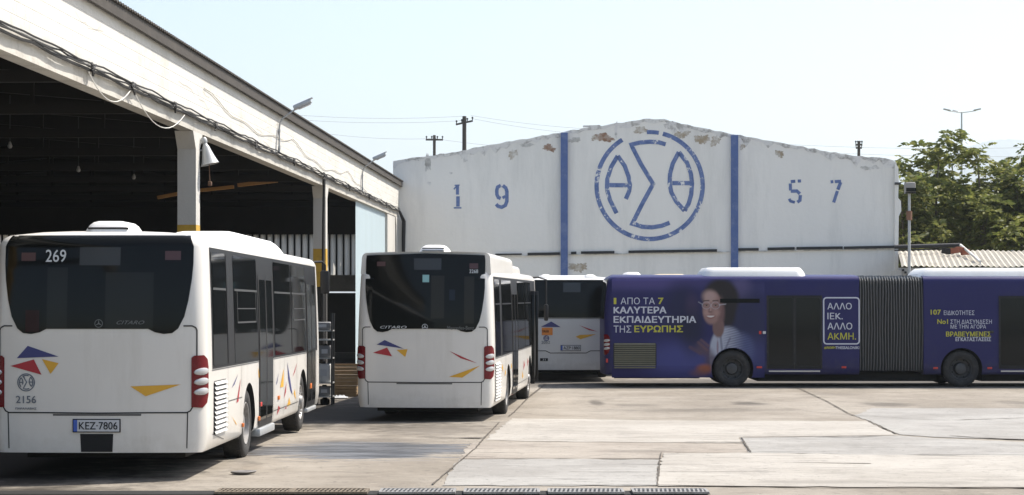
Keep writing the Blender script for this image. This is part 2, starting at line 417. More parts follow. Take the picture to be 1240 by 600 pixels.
crack([(1034, 504), (1100, 508), (1150, 509.6)], [.03, .03, .02])
crack([(950, 495), (1034, 504)], .02)
crack([(1100, 552.3), (1118, 551.5), (1200, 552.4), (1300, 553)], [.02, .06, .03, .02])
crack([(960, 561.5), (1055, 562.8)], [.02, .05])
crack([(700, 497.5), (800, 498), (950, 494)], .02)
crack([(640, 588), (796, 589), (940, 591), (1060, 592), (1240, 592), (1400, 593)], [.02, .03, .04, .03, .08, .04])
crack([(610, 558), (640, 557)], .02); crack([(700, 484), (745, 485.5)], .03); crack([(741, 494.5), (800, 494.8)], .04); crack([(870, 481), (930, 480)], .03)
crack([(600, 519), (560, 524), (470, 528)], .012); crack([(420, 516), (520, 519), (592, 520)], .012)
tag(mb.build('ground_cracks', M['crack'], smooth=0), kind='structure')

# drain channel with its iron grates
Yd0, Yd1 = 20.86, 21.27
M['channel'] = mat('channel_dark', (.012, .011, .01), .95)
M['iron'] = mat('cast_iron', (.24, .235, .225), .6, metal=.25, var=.3, scale=12, dirt=(.12, .09, .06), dirt_amt=.6)
mb = MB(); mb.poly([(-8, Yd0), (2.15, Yd0), (2.15, Yd1), (-8, Yd1)], lambda x, y: Vector((x, y, ground_z(y) + .02)))
tag(mb.build('drain_channel', M['channel'], smooth=0), kind='structure')
def drain_grate():
    mb = MB(); L, W = .83, Yd1 - Yd0
    mb.box((0, 0, .024), (L, .03, .05), .004); mb.box((0, W - .03, .024), (L, W, .05), .004)
    mb.box((0, .03, .024), (.03, W - .03, .05)); mb.box((L - .03, .03, .024), (L, W - .03, .05))
    mb.box((.03, W * .5 - .012, .024), (L - .03, W * .5 + .012, .047)); mb.box((.03, W * .78 - .01, .024), (L - .03, W * .78 + .01, .046))
    for k in range(16):
        x = .03 + (k + .5) * (L - .06) / 16
        mb.bar((x - .01, .03, .036), (x + .012, W - .03, .036), .022, .02)
    return mb.build('drain_grate', M['iron'], smooth=0)
M['rusty_iron'] = mat('silted_iron', (.13, .105, .075), .9, var=.35, scale=14, dirt=(.22, .18, .13), dirt_amt=.7)
g0 = drain_grate(); g1 = copy_tree(g0); g1.data = g0.data.copy(); g1.data.materials[0] = M['rusty_iron']; spots = [265, 356, 461, 562, 663, 764]
lab = ['iron drain grate furthest left, half in the shadow of the near bus', 'iron drain grate clogged with dirt, second from the left', 'open iron drain grate under the gap between the two white buses',
       'open iron drain grate in front of the bus with the open door', 'open iron drain grate below the grey concrete patch', 'iron drain grate furthest right, partly silted beside pale concrete']
for i, u in enumerate(spots):
    o = (g1 if i == 0 else g0 if i == 2 else copy_tree(g1 if i < 2 else g0))
    o.location = ((u - 620) / F * 21.2, Yd0, ground_z(21)); tag(o, lab[i], 'drain grate', 'iron grates along the drain')

# far bank and hills
M['bank'] = mat('dry_grass_bank', (.17, .16, .06), .95, var=.5, scale=.5, dirt=(.08, .1, .03), dirt_amt=.8)
mb = MB(); n = 40
for i in range(n):
    x0, x1 = 10 + i * 4, 14 + i * 4
    h0, h1 = (1.6 + .5 * math.sin(i * .7)), (1.6 + .5 * math.sin((i + 1) * .7))
    if i == 0: h0 = 0
    for a, b2, ha, hb in ((104, 112, 0, 1), (112, 130, 1, 1.15), (130, 160, 1.15, 0)):
        mb.face([(x0, a, -.05 + ha * h0), (x1, a, -.05 + ha * h1), (x1, b2, -.05 + hb * h1), (x0, b2, -.05 + hb * h0)])
tag(mb.build('terrain_bank', M['bank']), kind='structure')
M['hill'] = mat('far_hill', (.17, .20, .20), .95, var=.3, scale=.004)
mb = MB(); prof = [(760, 356), (900, 300), (1000, 252), (1100, 205), (1140, 190), (1170, 177), (1200, 169.5), (1225, 168), (1250, 170), (1300, 178), (1400, 190), (1520, 230), (1700, 300), (1850, 352)]
D = 7000; prev = None
pts = []
for (ua, va), (ub, vb) in zip(prof, prof[1:]):
    for k in range(6):
        t = k / 6; pts.append((ua + (ub - ua) * t, va + (vb - va) * t + random.uniform(-.5, .5)))
rows = []
for u, v in pts:
    h = (HZ - v) / F * D; x = (u - 620) / F * D
    rows.append([(x, D - 2600, -.9), (x, D - 1300, h * .42), (x, D, h), (x, D + 2500, -.9)])
for a, b2 in zip(rows, rows[1:]):
    for k in range(3): mb.face([a[k], b2[k], b2[k + 1], a[k + 1]])
tag(mb.build('hills', M['hill']), kind='structure')

# ------------------------------------------------------------------ buses (local y runs from the rear, x to the right side, z up)
HW, RC, ZR, RR = 1.275, .17, 2.90, .15
def inset(z):
    if z <= ZR - RR: return 0.
    s = min(1., (z - (ZR - RR)) / RR); return RR * (1 - math.cos(math.asin(s)))
def hw(z):
    t = 0 if z < 1.3 else .045 * ((min(z, 2.8) - 1.3) / 1.5) ** 1.4
    lo = .025 * max(0, (.55 - z) / .2) if z < .55 else 0
    return HW - t - lo - inset(z)
def lean(z):
    a = .10 * (max(0, min(z, 2.9) - 1.75) / 1.15) ** 1.5
    b = .03 * max(0, .9 - z) / .5
    return a + b * .3 + .8 * inset(z)
def rear_y(x, z):
    h = hw(z); a = abs(x); y = lean(z) + .07 * (min(a, h) / HW) ** 2
    k = h - RC
    if a > k: y += RC * (1 - math.sqrt(max(0, 1 - ((min(a, h) - k) / RC) ** 2)))
    return y
def front_y(x, z, L):
    h = hw(z); a = abs(x); rc = .34; y = L - .12 * (min(a, h) / HW) ** 2 - .06 * max(0, z - 1.0) ** 1.3 - .8 * inset(z)
    k = h - rc
    if a > k: y -= rc * (1 - math.sqrt(max(0, 1 - ((min(a, h) - k) / rc) ** 2)))
    return y
def rmap(off=.004):
    return lambda x, z: Vector((x, rear_y(x, z) - off, z))
def wrapmap(off=.004):
    """(s, z): s runs along the rear face, round the corner and on along the side."""
    def f(s, z):
        sg = 1 if s >= 0 else -1; s = abs(s); h = hw(z); k = h - RC; arc = RC * math.pi / 2
        if s <= k: return Vector((sg * s, rear_y(s, z) - off, z))
        if s <= k + arc:
            t = (s - k) / RC; x = k + RC * math.sin(t)
            p = Vector((x, rear_y(x, z), z)) + Vector((math.sin(t), -math.cos(t), 0)) * off
            return Vector((sg * p.x, p.y, p.z))
        return Vector((sg * (h + off), rear_y(h, z) + s - k - arc, z))
    return f
def smap(off=.004, sg=1):
    return lambda y, z: Vector((sg * (hw(z) + off), y, z))
def fmap(L, off=.004):
    return lambda x, z: Vector((x, front_y(x, z, L) + off, z))

def body_mesh(L0, L1, zb, rear=True, front=True, wells=(), zwell=.55):
    """Rounded shell between local y = L0 and L1, with wheel wells cut into both sides."""
    mb = MB(); zs = [zb, zb + .04, .55, .8, 1.0, 1.3, 1.5, 1.75, 2.0, 2.25, 2.5, ZR - RR] + [ZR - RR + RR * math.sin(R(t)) for t in (15, 32, 50, 68, 84)]
    rings = []
    for i, z in enumerate(zs):
        h = hw(z) - (.03 if i == 0 else 0); half = []
        k = h - RC
        xs = [0, .3, .6, .85] + [k + RC * math.sin(R(t)) for t in (0, 15, 30, 45, 60, 75, 90)]
        for x in xs: half.append((min(x, h), (L0 + rear_y(min(x, hw(z)), z)) if rear else L0))
        kf = h - .34
        xs = [h] + [kf + .34 * math.sin(R(t)) for t in (75, 60, 45, 30, 15, 0)] + [.6, .3, 0]
        for x in xs: half.append((min(x, h), front_y(min(x, hw(z)), z, L1) if front else L1))
        if not front: half = half[:len(xs) + 2] + [(h, L1), (0, L1)]
        full = half + [(-x, y) for x, y in reversed(half[1:-1])]
        rings.append([mb.bm.verts.new((x, y, z)) for x, y in full])
    n = len(rings[0])
    for a, b2 in zip(rings, rings[1:]):
        for k in range(n):
            try: mb.bm.faces.new((a[k], a[(k + 1) % n], b2[(k + 1) % n], b2[k]))
            except ValueError: pass
    top = rings[-1]; cur = top
    for f_, dz in ((.72, .035), (.4, .05)):
        cy = (L0 + L1) / 2
        nx = [mb.bm.verts.new((v.co.x * f_, cy + (v.co.y - cy) * (.985 if f_ > .5 else .97), zs[-1] + dz)) for v in top]
        for k in range(n):
            mb.bm.faces.new((cur[k], cur[(k + 1) % n], nx[(k + 1) % n], nx[k]))
        cur = nx
    mb.bm.faces.new(cur); mb.bm.faces.new(list(reversed(rings[0])))
    bmesh.ops.remove_doubles(mb.bm, verts=mb.bm.verts[:], dist=.0005)
    bmesh.ops.recalc_face_normals(mb.bm, faces=mb.bm.faces[:])
    return mb

def cut_wells(o, ys, r=.545, cz=.478):
    for y in ys:
        for sg in (1, -1):
            c = MB(); mtx = Matrix.Translation((sg * .72, y, cz)) @ Matrix.Rotation(R(90) * sg, 4, 'Y')
            c.lathe([(0, 0), (r, 0), (r, .75), (0, .75)], 48, mtx)
            co = c.build('well_cutter', M['well'], o.parent, smooth=0, recalc=True)
            md = o.modifiers.new('b', 'BOOLEAN'); md.operation = 'DIFFERENCE'; md.object = co; md.solver = 'EXACT'; md.material_mode = 'TRANSFER'
            bpy.context.view_layer.update(); dg = bpy.context.evaluated_depsgraph_get()
            me = bpy.data.meshes.new_from_object(o.evaluated_get(dg)); old = o.data
            o.modifiers.clear(); o.data = me; me.name = old.name
            bpy.data.meshes.remove(old); bpy.data.objects.remove(co)
    me = o.data
    for p in me.polygons: p.use_smooth = True
    me.set_sharp_from_angle(angle=R(35))

def wheel(parent, y, sg, twin=False, rim='rim'):
    mtx = Matrix.Translation((sg * 1.235, y, .478)) @ Matrix.Rotation(R(90) * sg, 4, 'Y')
    t = MB(); t.lathe([(.285, -.02), (.30, -.005), (.36, .012), (.43, .002), (.462, -.02), (.474, -.05), (.478, -.09), (.478, -.2), (.46, -.26), (.40, -.28), (.28, -.28)], 48, mtx)
    for k in range(48):   # tread grooves as raised blocks on the shoulder
        a = 2 * math.pi * k / 48
        t.box((-.009, .456, -.075), (.009, .4805, -.03), M=mtx @ Matrix.Rotation(a, 4, 'Z'))
    w = t.build('wheel', M['rubber'], parent)
    r = MB()
    if twin: prof = [(.287, -.015), (.283, -.002), (.272, -.006), (.262, -.05), (.245, -.15), (.17, -.16), (.155, -.13), (.14, -.05), (.115, -.04), (.0, -.035)]
    else: prof = [(.287, -.015), (.283, -.002), (.272, -.006), (.262, -.03), (.245, -.06), (.2, -.03), (.165, -.012), (.12, -.012), (.105, .03), (.06, .045), (0, .05)]
    r.lathe(prof, 40, mtx)
    for k in range(10):
        a = 2 * math.pi * k / 10; rr = .19 if not twin else .2
        r.lathe([(.014, 0), (.014, .035), (0, .038)], 6, mtx @ Matrix.Rotation(a, 4, 'Z') @ Matrix.Translation((rr, 0, -.16 if twin else -.03)))
    r.mi = 1
    for k in range(8):
        a = 2 * math.pi * (k + .5) / 8
        r.lathe([(.022, 0), (0, .001)], 10, mtx @ Matrix.Rotation(a, 4, 'Z') @ Matrix.Translation((.232, 0, -.098 if twin else -.043)))
    r.build('rim', [M[rim], M['well']], w)
    return w

def tail_light(parent, sg, z0, z1, s0=1.105, s1=1.33):
    f = wrapmap(.012); g = lambda s, z: f(sg * s, z)
    mb = MB(); c = .05
    out = [(s0, z0 + .01), (s1 - .10, z0), (s1 - .03, z0 + .06), (s1, z0 + .16), (s1, z1 - .14), (s1 - .02, z1 - .05), (s1 - .08, z1), (s0 + .03, z1 - .005), (s0, z1 - .03)]
    mb.poly(out, g, (.03, .05)); fb = wrapmap(-.01)
    for a, b2 in zip(out, out[1:] + out[:1]):
        mb.face([g(*a), g(*b2), fb(sg * b2[0], b2[1]), fb(sg * a[0], a[1])])
    t = mb.build('tail_light', M['red_lens'], parent, recalc=True)
    if sg < 0: pass
    H = z1 - z0
    for zc in (.69, .50, .31):
        l = MB(); zc = z0 + H * zc
        for r0, off in ((1., .016), (.75, .034), (.4, .046)):
            pass
        n = 14; ring = []
        for rr, off in ((1., .013), (.9, .022), (.6, .028), (.0, .03)):
            fm = wrapmap(off); row = []
            for k in range(n):
                a = 2 * math.pi * k / n
                row.append(l.bm.verts.new(fm(sg * (s0 + .125 + .10 * rr * math.cos(a)), zc + H * .07 * rr * math.sin(a) + .01 * rr * math.cos(a))))
            ring.append(row)
        for a, b2 in zip(ring, ring[1:]):
            for k in range(n): 
                try: l.bm.faces.new((a[k], a[(k + 1) % n], b2[(k + 1) % n], b2[k]))
                except ValueError: pass
        bmesh.ops.remove_doubles(l.bm, verts=l.bm.verts[:], dist=.0004)
        l.build('lens', M['clear_lens'], t, recalc=True)
    return t

def mirror_poly(half): return half + [(-x, z) for x, z in reversed(half)]

def star_badge(parent, x, z, r, m, off=.008):
    mb = MB(); f = rmap(off)
    mb.ribbon([(x + r * math.cos(2 * math.pi * k / 24), z + r * math.sin(2 * math.pi * k / 24)) for k in range(24)], r * .16, f, closed=True)
    for k in range(3):
        a = R(90 + 120 * k); mb.ribbon([(x, z), (x + r * .95 * math.cos(a), z + r * .95 * math.sin(a))], [r * .34, r * .04], f)
    return mb.build('star_badge', m, parent)

def round_emblem(mb, cx, cz, r, f, w=.1):
    P = lambda a, b2: (cx + a * r, cz + b2 * r)
    mb.ribbon([P(math.cos(2 * math.pi * k / 36), math.sin(2 * math.pi * k / 36)) for k in range(36)], r * w, f, closed=True)
    for st in EMBLEM: mb.ribbon([P(a, b2) for a, b2 in st], r * w, f)

# strokes of the round transport emblem, unit circle coordinates
EZ = lambda pts: [((a - 325) / 241, (319 - b) / 241) for a, b in pts]
EMBLEM = [EZ([(180, 184), (150, 235), (132, 290), (131, 335), (145, 385), (175, 445)]), EZ([(180, 184), (212, 230), (230, 280), (236, 315), (232, 345), (217, 380)]), EZ([(142, 317), (226, 318)]),
          EZ([(398, 132), (365, 122), (325, 120), (280, 124), (241, 133), (285, 220), (341, 312), (290, 405), (247, 491), (290, 506), (335, 509), (380, 502), (416, 488)]),
          EZ([(458, 167), (430, 220), (418, 265), (416, 310), (424, 350), (445, 390), (484, 434)]), EZ([(458, 167), (495, 215), (513, 265), (518, 310), (514, 360), (503, 400), (484, 434)]), EZ([(428, 308), (510, 308)])]

def tri(parent, name, pts, m, f, step=.2):
    mb = MB(); mb.poly(pts, f, step); return mb.build(name, m, parent)

def panel(parent, name, pts, m, f, step=None, edge=None, parts=True):
    mb = MB(); mb.poly(pts, f, step); return mb.build(name, m, parent)

def seam(mb, pts, w, f, step=.08, closed=False): mb.ribbon(pts, w, f, step, closed)

def rrect(x0, z0, x1, z1, r, n=4):
    o = []
    for cx, cz, a0 in ((x1 - r, z1 - r, 0), (x0 + r, z1 - r, 90), (x0 + r, z0 + r, 180), (x1 - r, z0 + r, 270)):
        for k in range(n + 1):
            a = R(a0 + 90 * k / n); o.append((cx + r * math.cos(a), cz + r * math.sin(a)))
    return o

def side_door(parent, y0, y1, z0, z1, f_sg=1, glass='door_glass', leaves=2):
    """Two-leaf passenger door: black frame, glass leaves, rubber edges and a handle rail."""
    fs = smap(.010, f_sg); mb = MB(); mb.poly([(y0, z0), (y1, z0), (y1, z1), (y0, z1)], fs, (None, .25))
    d = mb.build('door', M['black_trim'], parent)
    w = (y1 - y0) / leaves
    for k in range(leaves):
        a, b2 = y0 + k * w + .045, y0 + (k + 1) * w - .045
        mb = MB(); mb.poly(rrect(a, z0 + .10, b2, z1 - .07, .04), smap(.015, f_sg), (None, .25)); mb.build('pane', M[glass], d)
    for k in range(leaves + 1):
        y = y0 + k * w; mb = MB(); mb.poly([(y - .014, z0), (y + .014, z0), (y + .014, z1), (y - .014, z1)], smap(.020, f_sg), (None, .25)); mb.build('rubber_edge', M['rubber'], d)
    return d

def window_bank(parent, y0, y1, z0, z1, panes, sg=1, hopper=True, bars=True):
    """Black glazed band with one glass part per pane and hopper frames."""
    mb = MB(); mb.poly([(y0, z0), (y1, z0), (y1, z1), (y0, z1)], smap(.005, sg), (None, .25)); mb.build('window_band', M['black_trim'], parent)
    for i, (a, b2) in enumerate(panes):
        mb = MB(); mb.poly(rrect(a, z0 + .03, b2, z1 - .05, .05), smap(.011, sg), (None, .2)); p = mb.build('window', M['side_glass'], parent)
        if bars and b2 - a > .8:
            mb = MB(); zt = z0 + (z1 - z0) * .66
            mb.ribbon([(a + .03, zt), (b2 - .03, zt)], .028, smap(.017, sg))
            if hopper and i % 2 == 1:
                c, d = a + (b2 - a) * .12, b2 - (b2 - a) * .08
                mb.ribbon([(c, zt), (c, zt - .42)], .022, smap(.018, sg)); mb.ribbon([(d, zt), (d, zt - .42)], .022, smap(.018, sg)); mb.ribbon([(c, zt - .42), (d, zt - .42)], .022, smap(.018, sg)); mb.ribbon([(c, zt - .24), (d, zt - .24)], .014, smap(.018, sg))
            mb.build('window_frame', M['black_trim'] if not hopper else M['frame_grey'], p)
M['frame_grey'] = mat('frame_grey', (.10, .10, .10), .4, metal=.5)

def side_grille(parent, y0, y1, z0, z1, m='grille', n=11, dark='seam'):
    mb = MB(); mb.poly(rrect(y0, z0, y1, z1, .05), smap(.004), (None, .2)); g = mb.build('grille', M[dark], parent)
    mb = MB(); st = (z1 - z0) / n
    for k in range(n):
        z = z0 + (k + .18) * st; a, b2 = y0 + .03, y1 - .03
        p = [smap(.006)(a, z + st * .62), smap(.006)(b2, z + st * .62), smap(.032)(b2, z), smap(.032)(a, z)]; mb.face(p)
        q = [smap(.004)(a, z - .004), smap(.004)(b2, z - .004)]; mb.face([p[3], p[2], q[1], q[0]])
    mb.build('louvre', M[m], g, smooth=0)
    return g

def roof_hump(parent, name, x0, x1, y0, y1, z0, z1, m, slope=.35, r=.1, side=.12):
    """A rounded roof housing, higher in the middle, with tapered ends."""
    mb = MB(); rows = []
    W = (x1 - x0) / 2; cx = (x0 + x1) / 2
    for t, ins in ((0, 0), (.55, .04), (.8, .10), (.95, .2), (1, .36)):
        z = z0 + (z1 - z0) * t; e = slope * (t ** 1.6); sd = side * t + ins * .35
        a, b2 = y0 + e, y1 - e; w = W - sd; c = min(.25, w * .4, (b2 - a) * .3); ring = []
        for qx, qy, a0 in ((w - c, b2 - c, 0), (-(w - c), b2 - c, 90), (-(w - c), a + c, 180), (w - c, a + c, 270)):
            for k in range(6):
                an = R(a0 + 18 * k); ring.append(mb.bm.verts.new((cx + qx + c * math.cos(an), qy + c * math.sin(an), z)))
        rows.append(ring)
    n = len(rows[0])
    for a, b2 in zip(rows, rows[1:]):
        for k in range(n): mb.bm.faces.new((a[k], a[(k + 1) % n], b2[(k + 1) % n], b2[k]))
    mb.bm.faces.new(rows[-1])
    return mb.build(name, m, parent, smooth=50)

def roof_vent(parent, x0, x1, y0, y1, z0, z1):
    v = roof_hump(parent, 'roof_vent', x0, x1, y0, y1, z0, z1, M['white_roof'], slope=.12, side=.06)
    mb = MB(); H = z1 - z0
    for t in (.34, .62):
        z = z0 + H * t; yy = y0 + .12 * t ** 1.6 - .012
        mb.box((x0 + .09, yy, z - H * .05), (x1 - .09, yy + .05, z + H * .05))
    mb.build('slot', M['seam'], v, smooth=0)
    return v

def plate(parent, x, z, w, h, text, off=.012):
    mb = MB(); f = rmap(off + .004); y = rear_y(x, z) - off
    b = MB(); b.box((x - w / 2 - .012, y - .006, z - h / 2 - .012), (x + w / 2 + .012, y + .03, z + h / 2 + .012), .004); pl = b.build('number_plate', M['black_trim'], parent)
    q = lambda a, c: Vector((a, y - .009, c))
    m1 = MB(); m1.face([q(x - w / 2 + .045, z - h / 2), q(x + w / 2, z - h / 2), q(x + w / 2, z + h / 2), q(x - w / 2 + .045, z + h / 2)]); m1.build('plate_face', M['plate'], pl, smooth=0)
    m1 = MB(); m1.face([q(x - w / 2, z - h / 2), q(x - w / 2 + .045, z - h / 2), q(x - w / 2 + .045, z + h / 2), q(x - w / 2, z + h / 2)]); m1.build('country_strip', M['plate_blue'], pl, smooth=0)
    m1 = MB(); add_text(m1, text, (x - w / 2 + .065, z - h * .33, x + w / 2 - .02, z + h * .33), lambda a, c: Vector((a, y - .012, c)), .012); m1.build('lettering', M['black_trim'], pl, smooth=0)
    return pl

def make_bus(name, label, cat, loc, yaw, paint, L=11.95, zb=.33, doors=((4.3, 5.6), (9.75, 10.95)), high_rear=False, style='classic', decal='a', rim='rim', plate_text=None, group=None, pitch=0., left_simple=True):
    root = empty(name, loc, (pitch, 0, -yaw)); tag(root, label, cat, group)
    mb = body_mesh(0, L, zb); body = mb.build('body', [M[paint], M['well']], root)
    cut_wells(body, (3.4, 9.245))
    for y, tw in ((3.4, True), (9.245, False)):
        for sg in (1, -1): wheel(root, y, sg, tw, rim)
    # underside lumps so that daylight does not pass straight beneath
    mb = MB(); mb.box((-.95, .5, .24), (.95, 2.6, .4)); mb.box((-.9, 4.1, .16), (.9, 8.4, .36)); mb.box((-1.0, 3.28, .36), (1.0, 3.52, .58)); mb.box((-1.0, 9.12, .36), (1.0, 9.36, .58))
    mb.build('underbody', M['well'], root, smooth=0)
    zt = ZR - .02
    if high_rear: zt = ZR + .02
    # --- rear
    if style == 'classic':
        half = [(0, 1.79), (.60, 1.785), (.68, 1.745), (.78, 1.725), (.88, 1.735), (.95, 1.79), (1.02, 1.93), (1.065, 2.12), (1.10, 2.36), (1.115, 2.55), (1.115, 2.76), (1.06, 2.895)]
        if not high_rear: panel(root, 'rear_window', [(x, min(z, 2.893)) for x, z in mirror_poly(half)[1:-1] if True], M['rear_glass'], rmap(.006), (.12, .012))
        cover = [(0, .80), (1.05, .80), (1.09, .82), (1.15, .92), (1.165, 1.0), (1.165, 1.77), (1.15, 1.80), (1.11, 1.82), (1.02, 1.82)]
        sm = MB(); f = wrapmap(.005)
        seam(sm, [(1.01, 1.82), (1.11, 1.82), (1.15, 1.80), (1.165, 1.77), (1.165, 1.0), (1.15, .92), (1.09, .82), (1.05, .80), (.6, .80), (0, .795), (-.6, .80), (-1.05, .80), (-1.09, .82), (-1.15, .92), (-1.165, 1.0), (-1.165, 1.77), (-1.15, 1.80), (-1.11, 1.82), (-1.01, 1.82)], .016, f)
        seam(sm, [(1.06, .80), (1.055, .60), (1.05, zb + .05)], .013, f); seam(sm, [(-1.06, .80), (-1.055, .60), (-1.05, zb + .05)], .013, f)
        sm.build('cover_seam', M['seam'], root)
        # plate recess
        mb = MB(); mb.poly([(-.52, .77), (-.42, .56), (.42, .56), (.52, .77)], rmap(.003), .2); mb.build('plate_recess', M['recess_' + paint] if ('recess_' + paint) in M else M[paint], root)
        sm = MB(); seam(sm, [(-.52, .775), (.52, .775)], .022, rmap(.006)); sm.build('cover_handle', M['frame_grey'], root)
        for sg in (1, -1): tail_light(root, sg, .855, 1.475)
    else:
        panel(root, 'rear_window', [(-1.12, 1.78), (1.12, 1.78), (1.12, 2.83), (-1.12, 2.83)], M['rear_glass'], wrapmap(.006), (.12, .012))
        sm = MB(); f = wrapmap(.005)
        seam(sm, [(-1.2, .86), (-.62, .86), (-.5, .80), (.5, .80), (.62, .86), (1.2, .86)], .02, f); seam(sm, [(-1.2, 1.76), (1.2, 1.76)], .012, f)
        sm.build('cover_seam', M['seam'], root)
        for sg in (1, -1): tail_light(root, sg, .9, 1.5, 1.12)
        for sg in (1, -1): roof_hump(root, 'roof_lamp', sg * .62 - .2, sg * .62 + .2, .16, .6, 2.86, 2.99, M['white_roof'], slope=.1, side=.05)
        mb = MB(); mb.poly([(-1.0, 2.835), (1.0, 2.835), (.95, 2.895), (-.95, 2.895)], rmap(.008), .1); mb.build('roof_rim', M['white_roof'], root)
    return root

for p in ('white_paint', 'grey_paint', 'cream_paint'): M['recess_' + p] = M[p]
sd = lambda r: r.matrix_world

def side_px(root):
    """Photo pixel -> (y, z) on the right side of a bus."""
    bpy.context.view_layer.update(); inv = root.matrix_world.inverted(); o = inv @ Vector((0, 0, HC)); m3 = inv.to_3x3()
    def f(u, v):
        d = m3 @ ray(u, v); t = (HW - o.x) / d.x; p = o + d * t; return (p.y, p.z)
    return f
def rear_px(root, y=.04):
    bpy.context.view_layer.update(); inv = root.matrix_world.inverted(); o = inv @ Vector((0, 0, HC)); m3 = inv.to_3x3()
    def f(u, v):
        d = m3 @ ray(u, v); t = (y - o.y) / d.y; p = o + d * t; return (p.x, p.z)
    return f

def side_marks(root, n, y0, y1, z0, z1, seed, group_cols=('blue_mark', 'red_mark', 'yellow_mark')):
    rg = random.Random(seed)
    for i in range(n):
        y = rg.uniform(y0, y1); z = rg.uniform(z0 + .15, z1 - .2); a = rg.uniform(.9, 1.9); l = rg.uniform(.18, .5); w = rg.uniform(.03, .09)
        dy, dz = math.cos(a) * l, math.sin(a) * l
        tri(root, 'paint_mark', [(y, z), (y + dy * .4 + w, z + dz * .45), (y + dy, min(z1, z + dz))], M[group_cols[i % 3]], smap(.005))

def rear_marks(root, rp, sets):
    for m, pts in sets: tri(root, 'paint_mark', [rp(*p) for p in pts], M[m], rmap(.006))

def far_side(root, L, doors=False):
    window_bank(root, .5, L - .9, 1.3, 2.76, [(.6, 1.9), (2.0, 3.6), (3.7, 5.3), (5.4, 7.0), (7.1, 8.7), (8.8, L - 1.0)], -1, hopper=False, bars=False)

def front_end(root, L, sg_m=True):
    mb = MB(); mb.poly([(-1.08, 1.15), (1.08, 1.15), (1.10, 2.72), (-1.10, 2.72)], fmap(L, .006), (.1, .1)); mb.build('windscreen', M['rear_glass'], root)
    for sg in (1, -1):
        mb = MB(); mb.poly(rrect(sg * .9 - .16, .66, sg * .9 + .16, .86, .06), fmap(L, .008), .06); mb.build('headlight', M['clear_lens'], root)

def wing_mirror(root, y, sg, z=2.45, out=.32, w=.13, zm=2.5):
    h = hw(z); mb = MB()
    mb.tube([(sg * (h - .25), y - .25, 2.84), (sg * (h + .05), y, 2.86), (sg * (h + out), y + .06, 2.80), (sg * (h + out), y + .06, zm + .18)], .022, 8)
    a = mb.build('mirror_arm', M['black_trim'], root)
    mb = MB(); mb.box((sg * (h + out) - w, y + .0, zm - .21), (sg * (h + out) + w, y + .12, zm + .2), .03); mb.build('wing_mirror', M['black_trim'], root)

# --- the near white bus on the left
B1 = make_bus('city_bus', 'white city bus nearest the camera, wide black rear window reading 269, plate KEZ 7806', 'bus', (-4.874, 22.645, .126), .016, 'white_paint', group='white city buses of the depot', pitch=-.006)
rp = rear_px(B1); sp = side_px(B1)
rear_marks(B1, rp, [('blue_mark', [(20.5, 434), (34, 419), (72, 432)]), ('red_mark', [(12.5, 443.5), (41.5, 435.5), (51, 454)]), ('yellow_mark', [(51.5, 435), (72, 440), (62, 453)]), ('yellow_mark', [(158.6, 468), (219, 465.8), (177, 480)])])
def rtext(root, rp, body, box, m, bold=0., off=.010, shear=0.):
    a = rp(box[0], box[3]); c = rp(box[2], box[1]); mb = MB(); add_text(mb, body, (a[0], a[1], c[0], c[1]), rmap(off), bold, shear)
    return mb.build('lettering', M[m], root, smooth=0)
rtext(B1, rp, '269', (54.5, 302.5, 79.5, 317.5), 'pale_letter', .005)
rtext(B1, rp, '2156', (19.5, 479.5, 44.5, 488.5), 'grey_letter', .015)
rtext(B1, rp, 'ΠΑΡΑΛΑΒΗΣ', (19, 493.6, 45, 496.2), 'grey_letter', .03)
rtext(B1, rp, 'CITARO', (141, 388.5, 174, 393), 'dim_letter', .0, shear=.6)
mb = MB(); c = rp(32, 463.3); round_emblem(mb, c[0], c[1], .10, rmap(.007), .13); mb.build('round_emblem', M['grey_letter'], B1)
c = rp(120.5, 392); star_badge(B1, c[0], c[1], .045, M['dim_letter'])
def rrectp(root, rp, name, box, m, off=.009):
    a = rp(box[0], box[3]); c = rp(box[2], box[1]); mb = MB(); mb.poly([(a[0], a[1]), (c[0], a[1]), (c[0], c[1]), (a[0], c[1])], rmap(off), .1); return mb.build(name, M[m], root)
rrectp(B1, rp, 'sticker', (24.5, 306, 42, 316), 'sticker_dim'); rrectp(B1, rp, 'sticker', (199, 304, 218, 315), 'sticker_dim')
M['dim_red'] = mat('dim_red', (.022, .007, .007), .3, spec=.2); M['dim_grey'] = mat('dim_grey', (.014, .0145, .013), .15, spec=.2); M['dim_brown'] = mat('dim_brown', (.02, .018, .014), .15, spec=.2); M['dim_blue'] = mat('dim_blue', (.012, .016, .024), .15, spec=.2)
rrectp(B1, rp, 'seat_behind_glass', (31, 376, 48, 402), 'dim_red', .008); rrectp(B1, rp, 'pillar_behind_glass', (57, 324, 82, 398), 'dim_grey', .0075); rrectp(B1, rp, 'panel_and_reflection', (128, 330, 186, 398), 'dim_grey', .0075)
rrectp(B1, rp, 'destination_display', (96, 299.5, 145.5, 321.5), 'sticker_grey')
c = rp(118, 515.5); plate(B1, c[0], c[1], .54, .135, 'KEZ·7806')
a = rp(99, 543); c = rp(137, 525.5); mb = MB(); mb.poly([(a[0], .34), (c[0], .34), (c[0] + .01, c[1]), (a[0] - .01, c[1])], rmap(.006), .1); mb.build('towing_hatch', M['well'], B1)
roof_vent(B1, -.28, .38, .30, 1.1, 2.84, 3.07)
roof_hump(B1, 'roof_housing', .0, 1.15, 3.2, 8.4, 2.82, 3.09, M['white_roof'], slope=.7)
sm = MB(); f = smap(.005)
side_grille(B1, .57, 1.50, .50, 1.15)
window_bank(B1, .48, 11.2, 1.30, 2.76, [(.55, 1.55), (2.15, 4.15), (5.85, 7.7), (7.8, 9.6)])
